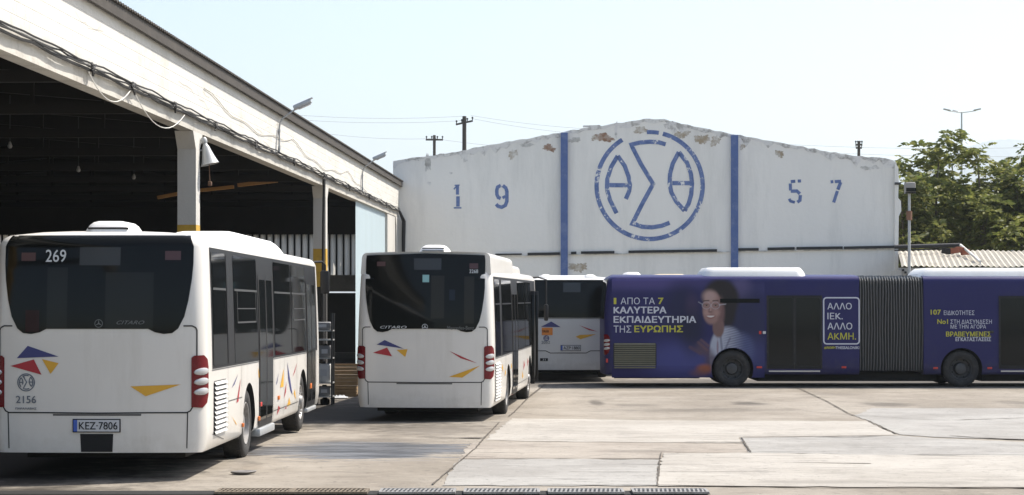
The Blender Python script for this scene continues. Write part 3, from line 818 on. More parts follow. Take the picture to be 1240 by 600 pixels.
panel(B1, 'window_pillar', [(1.6, 1.34), (2.1, 1.34), (2.1, 2.7), (1.6, 2.7)], M['black_trim'], smap(.013), (None, .25))
side_door(B1, 4.3, 5.65, .36, 2.5); side_door(B1, 9.75, 10.95, .36, 2.5)
mb = MB(); mb.box((1.15, 4.25, .24), (1.30, 5.7, .35), .02); mb.build('door_step', M['steel'], B1)
mb = MB(); mb.box((1.15, 9.75, .28), (1.29, 10.95, .345), .015); mb.build('door_step', M['steel'], B1)
for pts in ([(1.62, 1.28), (1.62, .50)], [(2.7, 1.28), (2.7, 1.0)], [(.5, .52), (1.4, .40)], [(1.62, .86), (2.75, .86)], [(5.7, .52), (8.6, .52)], [(6.9, 1.28), (6.9, .40)], [(8.4, 1.28), (8.4, .40)], [(.45, 1.285), (4.25, 1.285)], [(5.7, 1.285), (9.7, 1.285)]): seam(sm, pts, .010, f)
sm.build('panel_seam', M['frame_grey'], B1)
S1 = lambda pts, off=(245, 420), k=4.2875: [sp(off[0] + x / k, off[1] + y / k) for x, y in pts]
for m_, pts in (('blue_mark', [(185, 140), (150, 217), (166, 195)]), ('red_mark', [(198, 165), (176, 292), (186, 285)]), ('yellow_mark', [(150, 360), (182, 408), (172, 400)]), ('yellow_mark', [(288, 108), (298, 165), (292, 160)])):
    tri(B1, 'paint_mark', S1(pts), M[m_], smap(.005))
T1 = lambda pts: [sp(310 + x / 5.456, 420 + y / 5.456) for x, y in pts]
for m_, pts in (('blue_mark', [(150, 165), (130, 255), (138, 240)]), ('yellow_mark', [(182, 145), (158, 270), (180, 265)]), ('blue_mark', [(205, 100), (240, 320), (226, 290), (212, 215)]), ('red_mark', [(270, 105), (240, 200), (256, 165)]), ('red_mark', [(200, 230), (182, 345), (196, 300)]),
                ('yellow_mark', [(218, 335), (205, 395), (228, 385)]), ('red_mark', [(146, 390), (142, 455), (160, 405)]), ('yellow_mark', [(255, 280), (248, 310), (262, 350)]), ('red_mark', [(198, 395), (192, 410), (204, 408)]), ('blue_mark', [(352, 70), (350, 130), (355, 110)])):
    tri(B1, 'paint_mark', T1(pts), M[m_], smap(.005))
def marker(root, sp, u, v, w, h, m):
    y, z = sp(u, v); mb = MB(); mb.box((HW - .004, y - w / 2, z - h / 2), (HW + .022, y + w / 2, z + h / 2), .006); mb.build('side_marker', M[m], root)
marker(B1, sp, 315, 489.8, .14, .06, 'red_reflector'); marker(B1, sp, 313, 507, .08, .06, 'orange_lens'); marker(B1, sp, 336.8, 481.8, .13, .06, 'orange_lens'); marker(B1, sp, 375.5, 467.5, .2, .09, 'orange_lens'); marker(B1, sp, 293.5, 515, .07, .05, 'orange_lens')
far_side(B1, 11.95); front_end(B1, 11.95)
wing_mirror(B1, 11.75, 1, out=.10, w=.08); wing_mirror(B1, 11.75, -1)

# --- the second white bus, tall roof fairing, front door open
B2 = make_bus('city_bus', 'white city bus in the middle with tall roof fairing and no number plate', 'bus', (-1.621, 35.637, -.09), .083, 'white_paint', group='white city buses of the depot', high_rear=True)
rp = rear_px(B2); sp = side_px(B2)
# roof fairing carries the upper part of the rear window
def fairing(parent):
    mb = MB(); st = []
    ZT = 3.20
    for y, hwid, zt, r in ((0.20, 1.20, ZT, .10), (5.7, 1.16, ZT, .12), (5.95, 1.12, ZT - .06, .12), (6.05, 1.10, 3.08, .1), (8.7, 1.08, 3.07, .1), (8.95, 1.06, 3.02, .1), (9.1, 1.0, 2.88, .03)):
        st.append((y, hwid, zt, r))
    rows = []
    for y, h, zt, r in st:
        pts = [(h + .02, 2.80), (h + .015, 2.86)] + [(h - r + r * math.cos(R(a)), zt - r + r * math.sin(R(a))) for a in (0, 20, 40, 60, 80, 90)] + [(h * .5, zt + .015)]
        pts = pts + [(-x, z) for x, z in reversed(pts)]
        rows.append([mb.bm.verts.new((x, (rear_y(min(abs(x), 1.09), 2.72) + .12 * (z - 2.72) + .25 * max(0, abs(x) - 1.0) if y < 1 else y), z)) for x, z in pts])
    n = len(rows[0])
    for a, b2 in zip(rows, rows[1:]):
        for k in range(n - 1): mb.bm.faces.new((a[k], b2[k], b2[k + 1], a[k + 1]))
    mb.bm.faces.new(rows[0]); mb.bm.faces.new(list(reversed(rows[-1])))
    return mb.build('roof_fairing', M['white_paint'], parent, smooth=40, recalc=True)
fairing(B2)
def tall_y(x, z):
    return rear_y(x, min(z, 2.72)) + (.12 * (z - 2.72) + .25 * max(0, abs(x) - 1.0) if z > 2.72 else 0) - .012
half = [(0, 1.79), (.60, 1.785), (.68, 1.745), (.78, 1.725), (.88, 1.735), (.95, 1.79), (1.02, 1.93), (1.065, 2.12), (1.10, 2.36), (1.115, 2.55), (1.115, 3.06), (1.105, 3.15), (0, 3.185)]
panel(B2, 'rear_window', mirror_poly(half)[0:13] + mirror_poly(half)[14:-1], M['rear_glass'], lambda x, z: Vector((x, tall_y(x, z), z)), (.12, .012))
def rmap2(off): return lambda x, z: Vector((x, tall_y(x, z) - off, z))
rear_marks(B2, rp, [('blue_mark', [(456.5, 417.5), (466, 412), (489.5, 422.5)]), ('red_mark', [(451.5, 427.5), (469, 421), (475, 431.8)]), ('yellow_mark', [(480.5, 424), (494, 423), (491, 432.5)]), ('red_mark', [(544, 425), (578, 440.3), (558, 434)]), ('yellow_mark', [(543.8, 456.5), (581.5, 443), (560, 457.5)])])
def t2(body, box, m, bold=0., shear=0.):
    a = rp(box[0], box[3]); c = rp(box[2], box[1]); mb = MB(); add_text(mb, body, (a[0], a[1], c[0], c[1]), rmap2(.006), bold, shear); mb.build('lettering', M[m], B2, smooth=0)
t2('CITARO', (460, 394.8, 492, 398), 'pale_letter', 0, .5); t2('Mercedes-Benz', (542, 395, 574, 399.5), 'dim_letter'); t2('3268', (568, 326.5, 578.5, 331), 'pale_letter', .01)
c = rp(515, 396); mb = MB(); r_ = .05
f = rmap2(.006); mb.ribbon([(c[0] + r_ * math.cos(2 * math.pi * k / 24), c[1] + r_ * math.sin(2 * math.pi * k / 24)) for k in range(24)], r_ * .16, f, closed=True)
for k in range(3): mb.ribbon([(c[0], c[1]), (c[0] + r_ * .95 * math.cos(R(90 + 120 * k)), c[1] + r_ * .95 * math.sin(R(90 + 120 * k)))], [r_ * .34, r_ * .04], f)
mb.build('star_badge', M['pale_letter'], B2)
for nm, box, m_ in (('panel_and_reflection', (522, 334, 538, 386), 'dim_brown'), ('screen_behind_glass', (544, 351, 551, 364), 'dim_blue'), ('panel_and_reflection', (562, 335, 574, 392), 'dim_brown'), ('sticker', (455.5, 317, 466, 322.5), 'sticker_dim'), ('sticker', (568, 319, 578.5, 325.5), 'sticker_dim'), ('sticker', (511.5, 333, 519.5, 342), 'sticker_teal'), ('destination_display', (501, 313, 534, 327), 'sticker_grey')):  # brown patch left of the screen is a reflection painted on the glass
    a = rp(box[0], box[3]); c = rp(box[2], box[1]); mb = MB(); mb.poly([(a[0], a[1]), (c[0], a[1]), (c[0], c[1]), (a[0], c[1])], rmap2(.004), .1); mb.build(nm, M[m_], B2)
roof_vent(B2, -.17, .42, .30, 1.0, 3.18, 3.35)
side_grille(B2, .40, 1.45, .42, 1.15, n=13, dark='grille')
window_bank(B2, .48, 11.2, 1.24, 2.76, [(.55, 1.55), (2.0, 4.2), (5.8, 7.7), (7.8, 9.6)], hopper=False)
side_door(B2, 4.35, 5.7, .36, 2.5)
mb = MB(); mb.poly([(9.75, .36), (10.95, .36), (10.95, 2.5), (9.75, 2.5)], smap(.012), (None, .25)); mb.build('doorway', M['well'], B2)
for k, y in enumerate((9.75, 10.93)):     # the two leaves swung open, standing out from the side
    mb = MB(); mb.box((1.25, y - .02, .34), (1.35, y + .02, 2.52), .008); d = mb.build('open_door', M['black_trim'], B2)
    mb = MB(); mb.box((1.27, y - .027, .46), (1.33, y + .027, 2.42), .004); mb.build('pane', M['door_glass'], d)
sm = MB(); f = smap(.005)
for pts in ([(1.62, 1.22), (1.62, .42)], [(2.7, 1.22), (2.7, 1.0)], [(5.8, .52), (8.6, .52)], [(6.9, 1.22), (6.9, .40)], [(.45, 1.225), (4.25, 1.225)], [(5.8, 1.225), (9.7, 1.225)]): seam(sm, pts, .010, f)
sm.build('panel_seam', M['frame_grey'], B2)
S2 = lambda pts: [sp(580 + x / 6.667, 420 + y / 6.667) for x, y in pts]
for m_, pts in (('yellow_mark', [(190, 140), (183, 170), (195, 210)]), ('yellow_mark', [(210, 180), (206, 240), (216, 215)]), ('yellow_mark', [(260, 130), (256, 185), (265, 160)]), ('red_mark', [(275, 110), (268, 205), (280, 165)]), ('red_mark', [(362, 110), (358, 190), (368, 150)]), ('red_mark', [(272, 370), (270, 390), (280, 388)]), ('yellow_mark', [(350, 195), (347, 260), (357, 240)]), ('red_mark', [(392, 90), (389, 160), (397, 120)])):
    tri(B2, 'paint_mark', S2(pts), M[m_], smap(.005))
sm = MB()
for y0 in (.75, 1.05, 1.3): sm.box((HW - .02, y0, .43), (HW + .006, y0 + .05, .47))
sm.build('drain_hole', M['seam'], B2, smooth=0)
far_side(B2, 11.95); front_end(B2, 11.95); wing_mirror(B2, 11.75, 1, out=.24, w=.05, zm=2.0); wing_mirror(B2, 11.75, -1)

# --- the grey-white bus half hidden behind them
B3 = make_bus('city_bus', 'pale grey bus seen from behind between the open-door bus and the navy bus, orange sticker', 'bus', (1.56, 53.6, -.07), .0, 'grey_paint', group='white city buses of the depot', style='flat')
rp = rear_px(B3)
rear_marks(B3, rp, [('blue_mark', [(655, 396), (667.5, 389.5), (679, 396.5)]), ('orange_mark', [(656, 397), (669.2, 397), (669.2, 406), (656, 406)]), ('red_mark', [(701, 394), (724, 402), (713, 400)]), ('yellow_mark', [(697, 408), (703, 411), (722, 405), (702, 405.8)])])
rtext(B3, rp, '2052', (655.5, 413, 666, 416.5), 'grey_letter', .01)
rtext(B3, rp, 'ΟΑΣΘ', (656.5, 399.8, 664.5, 402.8), 'black_trim', .03, .012)
mb = MB(); c = rp(661.5, 409.8); round_emblem(mb, c[0], c[1], .075, rmap(.012), .16); mb.build('round_emblem', M['blue_mark'], B3)
rrectp(B3, rp, 'sticker', (682, 342.5, 703, 354), 'sticker_grey')
c = rp(691, 421.5); plate(B3, c[0], c[1], .54, .13, 'AZP·1880')
rrectp(B3, rp, 'maker_plate', (654, 434, 663.5, 437.5), 'black_trim')
mb = MB(); a = rp(654.8, 436.9); c = rp(662.8, 434.6); add_text(mb, '31', (a[0] + .05, a[1], c[0] - .05, c[1]), rmap(.013)); mb.build('lettering', M['pale_letter'], B3, smooth=0)
window_bank(B3, .48, 11.2, 1.30, 2.76, [(.6, 2.1), (2.2, 4.2), (5.8, 7.7), (7.8, 9.6)], hopper=False); side_door(B3, 4.35, 5.7, .36, 2.5); side_door(B3, 9.75, 10.95, .36, 2.5)
far_side(B3, 11.95); front_end(B3, 11.95)
roof_hump(B3, 'roof_housing', -.9, .9, 3.5, 7.5, 2.86, 3.0, M['white_roof'])

# --- cream roofed bus behind the navy one
B4 = make_bus('city_bus', 'cream roofed bus parked behind the navy bus, only its roof showing', 'bus', (4.42, 58.0, -.07), .0, 'cream_paint', group='white city buses of the depot', style='flat')
window_bank(B4, .48, 11.2, 1.30, 2.76, [(.6, 2.1), (2.2, 4.2), (5.8, 7.7), (7.8, 9.6)], hopper=False); side_door(B4, 4.35, 5.7, .36, 2.5); side_door(B4, 9.75, 10.95, .36, 2.5)
far_side(B4, 11.95); front_end(B4, 11.95)
roof_hump(B4, 'roof_housing', -1.1, -.35, 1.0, 2.6, 2.8, 3.12, M['white_roof'], slope=.15)
roof_hump(B4, 'roof_housing', -.2, 1.05, .8, 4.5, 2.8, 3.06, M['cream_paint'], slope=.3)

# --- the navy articulated bus, seen from its door side
B5 = empty('articulated_bus', (2.365, 50.44, -.07), (0, 0, -R(90))); tag(B5, 'long navy articulated bus wrapped in a Greek college advert with a smiling woman', 'bus')
B5.location.y = 50.44 + HW
LA, LB, LT = 6.72, 8.40, 17.94
ob = body_mesh(0, LA, .33, True, False).build('rear_body', [M['navy_wrap'], M['well']], B5); cut_wells(ob, (3.40,))
def front_body():
    mb = body_mesh(0, LT, .33, True, True)
    bmesh.ops.bisect_plane(mb.bm, geom=mb.bm.verts[:] + mb.bm.edges[:] + mb.bm.faces[:], plane_co=(0, LB, 0), plane_no=(0, 1, 0), clear_inner=True)
    bmesh.ops.holes_fill(mb.bm, edges=[e for e in mb.bm.edges if e.is_boundary], sides=0)
    bmesh.ops.recalc_face_normals(mb.bm, faces=mb.bm.faces[:])
    return mb.build('front_body', [M['navy_wrap'], M['well']], B5)
ob = front_body(); cut_wells(ob, (9.39, 15.235))
for y, tw in ((3.40, True), (9.39, True), (15.235, False)):
    for sg in (1, -1): wheel(B5, y, sg, tw, 'dark_rim')
mb = MB(); mb.box((-.95, .5, .24), (.95, 2.6, .4)); mb.box((-1.1, 4.1, .14), (.9, 8.8, .36)); mb.box((-1.1, 10, .14), (.9, 14.6, .36)); mb.box((-1.15, .4, .16), (-.4, 2.7, .36)); mb.build('underbody', M['well'], B5, smooth=0)
# bellows
mb = MB(); N = 46; rows = []
for i in range(N + 1):
    y = LA - .01 + (LB - LA + .02) * i / N; ins = .0 if i % 2 else .055; ins += random.uniform(0, .012); row = []
    for x, z in [(1.2, .42), (1.235, .6), (1.245, 1.5), (1.23, 2.5), (1.19, 2.78), (1.05, 2.88), (.4, 2.92)]:
        row.append((x - ins * (1 if z < 2.8 else .5), z - (ins if z > 2.7 else 0) + (.02 * math.sin(i * 1.1) if z > 2.7 else 0)))
    row = row + [(-x, z) for x, z in reversed(row)]
    rows.append([mb.bm.verts.new((x, y + .012 * math.sin(z * 3 + i * .35), z)) for x, z in row])
for a, b2 in zip(rows, rows[1:]):
    for k in range(len(a) - 1): mb.bm.faces.new((a[k], b2[k], b2[k + 1], a[k + 1]))
bel = mb.build('bellows', M['bellows'], B5, smooth=0, recalc=True)
mb = MB()
for i in range(1, N, 2):
    y = LA - .01 + (LB - LA + .02) * i / N
    pr = [(1.203, .44), (1.24, .6), (1.25, 1.5), (1.235, 2.5), (1.195, 2.785), (1.05, 2.89)]
    pts = [Vector((x, y + .012 * math.sin(z * 3 + i * .35), z)) for x, z in pr]
    mb.tube(pts, .0075, 5)
mb.build('bellows_hoop', M['bellows_rim'], bel)
# doors, hatch, grille, lights, pods
XP = lambda u: (u - 620) / F * 50.44 - 2.365
ZP = lambda v: HC + .07 - (v - HZ) / F * 50.44
side_door(B5, XP(929), XP(995), .48, ZP(358), glass='door_glass'); side_door(B5, XP(1210), XP(1276), .48, ZP(358.5))
for u0, u1 in ((931, 993), (1212, 1274)):
    mb = MB(); mb.box((HW - .02, XP(u0), .40), (HW + .02, XP(u1), .435)); mb.build('door_step', M['clear_lens'], B5)
mb = MB(); mb.poly([(XP(872), ZP(367)), (XP(920), ZP(367)), (XP(920), ZP(362)), (XP(872), ZP(362))], smap(.012)); mb.build('window', M['side_glass'], B5)
side_grille(B5, XP(742.5), XP(795), ZP(446.5), ZP(415.5), 'olive_grille', 12)
side_door(B5, 16.2, 17.4, .48, ZP(358.5))
for sg in (1, -1): tail_light(B5, sg, ZP(430), ZP(405))
panel(B5, 'rear_window', [(-1.1, 1.78), (1.1, 1.78), (1.1, 2.8), (-1.1, 2.8)], M['rear_glass'], rmap(.006), (.12, .012))
fm = side_px(B5)
for u, v, w, h, m_ in ((735, 437, .05, .1, 'red_reflector'), (919.5, 445, .14, .05, 'red_reflector'), (1022, 445, .12, .05, 'red_reflector'), (1133, 446, .12, .05, 'red_reflector'), (1198.5, 446, .12, .05, 'red_reflector'), (920.5, 403, .06, .08, 'red_reflector'), (925.5, 403, .08, .07, 'plate'), (1201, 402, .09, .07, 'sticker_grey')):
    y, z = XP(u), ZP(v); mb = MB(); mb.box((HW - .03, y - w / 2, z - h / 2), (hw(z) + .018, y + w / 2, z + h / 2), .004); mb.build('side_marker', M[m_], B5)
roof_hump(B5, 'roof_housing', -1.05, 1.12, XP(851), XP(979.5), 2.84, 3.13, M['white_roof'], slope=.16, side=.05)
roof_hump(B5, 'roof_housing', -1.05, 1.12, XP(1116), XP(1330), 2.84, 3.12, M['white_roof'], slope=.22, side=.05)
front_end(B5, LT); wing_mirror(B5, LT - .2, 1); wing_mirror(B5, LT - .2, -1)
window_bank(B5, 12.4, 15.9, 1.3, 2.55, [(12.5, 14.1), (14.2, 15.8)], hopper=False)
window_bank(B5, .6, 6.4, 1.3, 2.7, [(.7, 2.5), (2.6, 4.4), (4.5, 6.3)], -1, hopper=False, bars=False); window_bank(B5, 8.7, 17.0, 1.3, 2.7, [(8.8, 10.8), (10.9, 12.9), (13, 15), (15.1, 16.9)], -1, hopper=False, bars=False)
# printed advert: soft picture of a smiling woman with glasses, on a finely divided sheet
def smooth(a, b2, x):
    t = max(0., min(1., (x - a) / (b2 - a))); return t * t * (3 - 2 * t)
def ell(u, v, cx, cy, rx, ry, soft=.25, ang=0.):
    ca, sa = math.cos(ang), math.sin(ang); dx, dy = u - cx, v - cy; a, b2 = (dx * ca + dy * sa) / rx, (-dx * sa + dy * ca) / ry
    return 1 - smooth(1 - soft, 1 + soft, math.hypot(a, b2))
def seg(u, v, x0, y0, x1, y1, w, soft=.5):
    dx, dy = x1 - x0, y1 - y0; t = max(0, min(1, ((u - x0) * dx + (v - y0) * dy) / (dx * dx + dy * dy))); d = math.hypot(u - x0 - t * dx, v - y0 - t * dy)
    return 1 - smooth(w * (1 - soft), w * (1 + soft), d)
def advert_colour(u, v):
    c = (.017, .016, .085)
    def lay(c, k, a): return tuple(p + (q - p) * a for p, q in zip(c, k))
    # blurred violet and dark background forms of the picture
    c = lay(c, (.075, .06, .19), .8 * ell(u, v, 780, 342, 70, 9, .8)); c = lay(c, (.05, .05, .16), .6 * ell(u, v, 1000, 350, 90, 8, .8))
    c = lay(c, (.11, .09, .2), .7 * ell(u, v, 897, 350, 12, 14, .7)); c = lay(c, (.012, .013, .045), .8 * ell(u, v, 826, 377, 22, 32, .5)); c = lay(c, (.06, .035, .09), .6 * ell(u, v, 838, 372, 7, 14, .8))
    c = lay(c, (.055, .06, .21), .8 * ell(u, v, 822, 436, 42, 20, .7)); c = lay(c, (.01, .011, .03), .75 * ell(u, v, 838, 400, 14, 26, .7)); c = lay(c, (.018, .02, .055), .85 * ell(u, v, 905, 395, 26, 40, .6))
    c = lay(c, (.05, .055, .17), .6 * ell(u, v, 910, 430, 20, 18, .8))
    # hair
    c = lay(c, (.018, .013, .014), ell(u, v, 873, 362, 22, 24, .18)); c = lay(c, (.016, .012, .014), ell(u, v, 881, 377, 10, 21, .35))
    # torso in a pale striped shirt
    sh = max(ell(u, v, 882, 424, 22, 28, .12), ell(u, v, 872, 430, 13, 30, .12), ell(u, v, 897, 424, 16, 20, .3))
    stripe = .5 + .5 * math.sin((v + .25 * u) * 2.1)
    dk = smooth(878, 905, u)
    c = lay(c, tuple(p + (q - p) * dk for p, q in zip((.33, .35, .42), (.07, .085, .19))), sh * (1 - .45 * stripe * smooth(872, 884, u)))
    c = lay(c, (.12, .12, .17), .7 * sh * seg(u, v, 872, 402, 876, 440, 1.3)); c = lay(c, (.10, .10, .16), .6 * sh * seg(u, v, 884, 410, 876, 428, 1.2)); c = lay(c, (.16, .05, .07), .6 * sh * ell(u, v, 869, 421, 1.2, 9, .4))
    # neck and face
    c = lay(c, (.16, .095, .085), ell(u, v, 870, 397, 7, 12, .2)); c = lay(c, (.25, .15, .13), ell(u, v, 862.5, 373.5, 11.5, 19.5, .14, .08)); c = lay(c, (.36, .245, .22), ell(u, v, 859.5, 359, 8, 7, .6)); c = lay(c, (.17, .095, .09), .8 * ell(u, v, 873, 378, 4.5, 16, .5)); c = lay(c, (.37, .23, .2), .7 * ell(u, v, 856, 379, 3.5, 4, .7)); c = lay(c, (.35, .22, .19), .6 * ell(u, v, 868, 379, 3.5, 4, .7))
    c = lay(c, (.20, .12, .11), .8 * seg(u, v, 860.5, 369, 858.5, 377, 1.0)); c = lay(c, (.40, .26, .23), .6 * seg(u, v, 861.5, 369, 860.5, 376, .8)); c = lay(c, (.14, .07, .07), .8 * ell(u, v, 860, 378, 2.4, .9, .5))
    # eyes, brows, glasses, smile
    for ex in (855.5, 866.5):
        c = lay(c, (.05, .03, .03), .9 * seg(u, v, ex - 3, 364.6, ex + 3, 364.2, .7)); c = lay(c, (.27, .22, .21), .7 * ell(u, v, ex, 370, 2.3, .8, .4)); c = lay(c, (.06, .035, .035), .6 * seg(u, v, ex - 2.4, 369.4, ex + 2.4, 369.3, .4)); c = lay(c, (.015, .012, .012), ell(u, v, ex + .2, 370, 1.1, .8, .4))
        r_ = math.hypot((u - ex) / 5.0, (v - 370.2) / 4.2); c = lay(c, (.36, .35, .38), .55 * (1 - smooth(.05, .14, abs(r_ - 1))))
    c = lay(c, (.42, .42, .45), .7 * seg(u, v, 871, 369.5, 879, 368.5, .55)); c = lay(c, (.3, .3, .33), .6 * seg(u, v, 846, 366, 851, 369, .6))
    mouth = ell(u, v, 860.5, 381.8 + .05 * (u - 860.5) ** 2 * -1, 5.6, 2.3, .3)
    c = lay(c, (.20, .055, .055), .85 * ell(u, v, 860.5, 384 - .035 * (u - 860.5) ** 2, 5.4, 2.2, .4)); c = lay(c, (.58, .55, .52), ell(u, v, 860.5, 383.6 - .035 * (u - 860.5) ** 2, 4.4, 1.05, .4))
    # raised hands, the orange thing she holds
    c = lay(c, (.085, .05, .065), .8 * ell(u, v, 853, 425, 11, 6, .7, .5)); c = lay(c, (.12, .065, .075), .7 * seg(u, v, 846, 415, 856, 424, 1.8, .8)); c = lay(c, (.13, .07, .08), .7 * seg(u, v, 849, 412, 858, 419, 1.5, .8)); c = lay(c, (.09, .05, .07), .7 * seg(u, v, 836, 421, 848, 428, 2., .8))
    c = lay(c, (.07, .045, .07), .8 * ell(u, v, 862, 438, 8, 8, .5)); c = lay(c, (.28, .085, .035), .9 * ell(u, v, 853, 447, 9, 5.5, .6)); c = lay(c, (.16, .07, .07), .6 * ell(u, v, 847, 452, 10, 4, .8))
    return c
me = bpy.data.meshes.new('advert_picture'); bm = bmesh.new(); U0, U1, V0, V1, ST = 741., 926., 338.6, 457.6, .62
nu, nv = int((U1 - U0) / ST), int((V1 - V0) / ST); grid = []; cols = []
for j in range(nv + 1):
    row = []
    for i in range(nu + 1):
        u, v = U0 + (U1 - U0) * i / nu, V0 + (V1 - V0) * j / nv; z = ZP(v); y = XP(u); row.append(bm.verts.new((hw(z) + .003, y, z))); cols.append(advert_colour(u, v))
    grid.append(row)
cyw = 3.40
for j in range(nv):
    for i in range(nu):
        q = (grid[j + 1][i], grid[j + 1][i + 1], grid[j][i + 1], grid[j][i])
        cen = sum((w.co for w in q), Vector()) / 4
        if math.hypot(cen.y - cyw, cen.z - .478) > .555: bm.faces.new(q)
bm.verts.index_update(); bm.to_mesh(me); bm.free()
at_ = me.color_attributes.new('print', 'FLOAT_COLOR', 'POINT')
flat = []
for c in cols: flat += [c[0], c[1], c[2], 1.]
at_.data.foreach_set('color', flat)
mp_ = bpy.data.materials.new('advert_print'); mp_.use_nodes = True; nt = mp_.node_tree; ca = nt.nodes.new('ShaderNodeVertexColor'); ca.layer_name = 'print'
nt.links.new(ca.outputs[0], nt.nodes['Principled BSDF'].inputs['Base Color']); nt.nodes['Principled BSDF'].inputs['Roughness'].default_value = .42; nt.nodes['Principled BSDF'].inputs['Specular IOR Level'].default_value = .25
me.materials.append(mp_)
o = bpy.data.objects.new('advert_picture', me); C.objects.link(o); o.parent = B5
for p in me.polygons: p.use_smooth = True
def atext(body, box, m, bold=0.):
    mb = MB(); u0, v0, u1, v1 = box; add_text(mb, body, (XP(u0), ZP(v1), XP(u1), ZP(v0)), smap(.007), bold); return mb.build('lettering', M[m], B5, smooth=0)
atext('1', (743.2, 361, 746.4, 368.6), 'advert_lime', .02); atext('ΑΠΟ ΤΑ', (751.5, 360.6, 793, 368.8), 'advert_white', -.012); atext('7', (797, 360.8, 803.5, 368.6), 'advert_lime', .04)
atext('ΚΑΛΥΤΕΡΑ', (743, 371.6, 807, 379.8), 'advert_white', .04); atext('ΕΚΠΑΙΔΕΥΤΗΡΙΑ', (743, 383, 843, 391.2), 'advert_white', .04)
atext('ΤΗΣ', (743, 394.6, 764.5, 403), 'advert_white', -.012); atext('ΕΥΡΩΠΗΣ', (768, 394.4, 827, 402.6), 'advert_lime', .04)
mb = MB(); mb.ribbon(rrect(XP(997.5), ZP(416.7), XP(1040.5), ZP(360.8), .08, 5), .035, smap(.007), closed=True); mb.build('advert_frame', M['advert_white'], B5)
for t_, v0, v1, u1, m_ in (('ΑΛΛΟ', 367, 375, 1031.5, 'advert_white'), ('ΙΕΚ.', 379, 387, 1020.5, 'advert_white'), ('ΑΛΛΟ', 391, 399.3, 1032, 'advert_white'), ('ΑΚΜΗ.', 403.2, 411.5, 1036.5, 'advert_lime')): atext(t_, (1002, v0, u1, v1), m_, .012)
atext('#ΑΚΜΗ', (998, 419.6, 1011.5, 423), 'advert_lime', .03); atext('THESSALONIKI', (1011.8, 419.6, 1040.5, 423), 'advert_white', .03)
atext('107', (1127, 375.2, 1139.5, 381.4), 'advert_lime', .03); atext('ΕΙΔΙΚΟΤΗΤΕΣ', (1143, 376.3, 1180, 381.8), 'advert_white', 0)
atext('No1', (1135, 386.8, 1148, 392.6), 'advert_lime', .03); atext('ΣΤΗ ΔΙΑΣΥΝΔΕΣΗ', (1151, 387.3, 1201, 392.4), 'advert_white', 0); atext('ΜΕ ΤΗΝ ΑΓΟΡΑ', (1151, 393.4, 1194, 398.2), 'advert_white', 0)
atext('ΒΡΑΒΕΥΜΕΝΕΣ', (1145.5, 401.8, 1200, 407.8), 'advert_lime', .03); atext('ΕΓΚΑΤΑΣΤΑΣΕΙΣ', (1157, 408.6, 1200, 413.4), 'advert_white', .03)

# ------------------------------------------------------------------ depot shed on the left
SB = .0387
def sx(y): return -7.95 + SB * y                        # the shed's open front runs along this line
NRM = Vector((1, -SB, 0)).normalized()                  # outward, towards the yard
M['fascia'] = mat('fascia_whitewash', (.535, .52, .48), .85, var=.09, scale=1.6, dirt=(.33, .305, .25), dirt_amt=.5, bump=.5, bscale=9)
M['fascia_beam'] = mat('beam_whitewash', (.44, .42, .375), .85, var=.15, scale=1.6, dirt=(.2, .18, .15), dirt_amt=.7, bump=.4, bscale=14)
M['roof_dark'] = mat('roof_sheet', (.04, .034, .028), .85, var=.3, scale=3, dirt=(.08, .07, .055), dirt_amt=.5)
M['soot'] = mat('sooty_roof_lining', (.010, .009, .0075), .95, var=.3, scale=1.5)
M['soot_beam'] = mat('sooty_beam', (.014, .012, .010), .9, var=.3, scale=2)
M['column'] = mat('column_whitewash', (.48, .465, .43), .8, var=.08, scale=2.4, dirt=(.27, .25, .22), dirt_amt=.6, bump=.3, bscale=20, streak=True)
M['yellow_base'] = mat('yellow_band', (.48, .29, .03), .75, var=.2, scale=5, dirt=(.15, .1, .04), dirt_amt=.6)
M['ochre'] = mat('ochre_timber', (.42, .22, .07), .8, var=.3, scale=2)
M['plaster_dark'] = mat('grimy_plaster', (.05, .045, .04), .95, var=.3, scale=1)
M['blue_sheet'] = mat('pale_blue_sheet', (.38, .46, .49), .55, var=.08, scale=1.4, dirt=(.33, .38, .38), dirt_amt=.5, streak=True)
shed = empty('depot_shed', (sx(60), 60, -.07)); tag(shed, 'long open-fronted depot shed with white block fascia over a sooty dark interior', 'shed')
def in_shed(o):
    o.parent = shed; o.matrix_parent_inverse = Matrix.Translation(-Vector(shed.location)); return o
def P(y, out, z): return Vector((sx(y), y, z)) + NRM * out       # out = metres towards the yard
def sbox(mb, y0, y1, o0, o1, z0, z1):
    v = [P(y0, o0, z0), P(y0, o1, z0), P(y1, o1, z0), P(y1, o0, z0), P(y0, o0, z1), P(y0, o1, z1), P(y1, o1, z1), P(y1, o0, z1)]
    w = [mb.bm.verts.new(p) for p in v]
    for q in ((3, 2, 1, 0), (4, 5, 6, 7), (0, 1, 5, 4), (1, 2, 6, 5), (2, 3, 7, 6), (3, 0, 4, 7)):
        f = mb.bm.faces.new([w[i] for i in q]); f.material_index = mb.mi
Y0, Y1, DEP = 8.0, 82.0, 24.0
mb = MB()
for k in range(37):      # block fascia, cut in lengths so that its edges wander a little
    a, b2 = Y0 + k * 2, Y0 + (k + 1) * 2; j0, j1 = .02 * math.sin(a * 1.7), .02 * math.sin(b2 * 1.7)
    v = [P(a, 0, 5.92 + j0), P(b2, 0, 5.92 + j1), P(b2, 0, 7.03), P(a, 0, 7.03), P(a, -.22, 5.92), P(b2, -.22, 5.92), P(b2, -.22, 7.03), P(a, -.22, 7.03)]
    mb.face([v[1], v[0], v[3], v[2]]); mb.face([v[4], v[5], v[6], v[7]]); mb.face([v[0], v[1], v[5], v[4]])
    if k == 36: mb.face([v[1], v[2], v[6], v[5]])
in_shed(mb.build('fascia', M['fascia'], smooth=0, recalc=False))
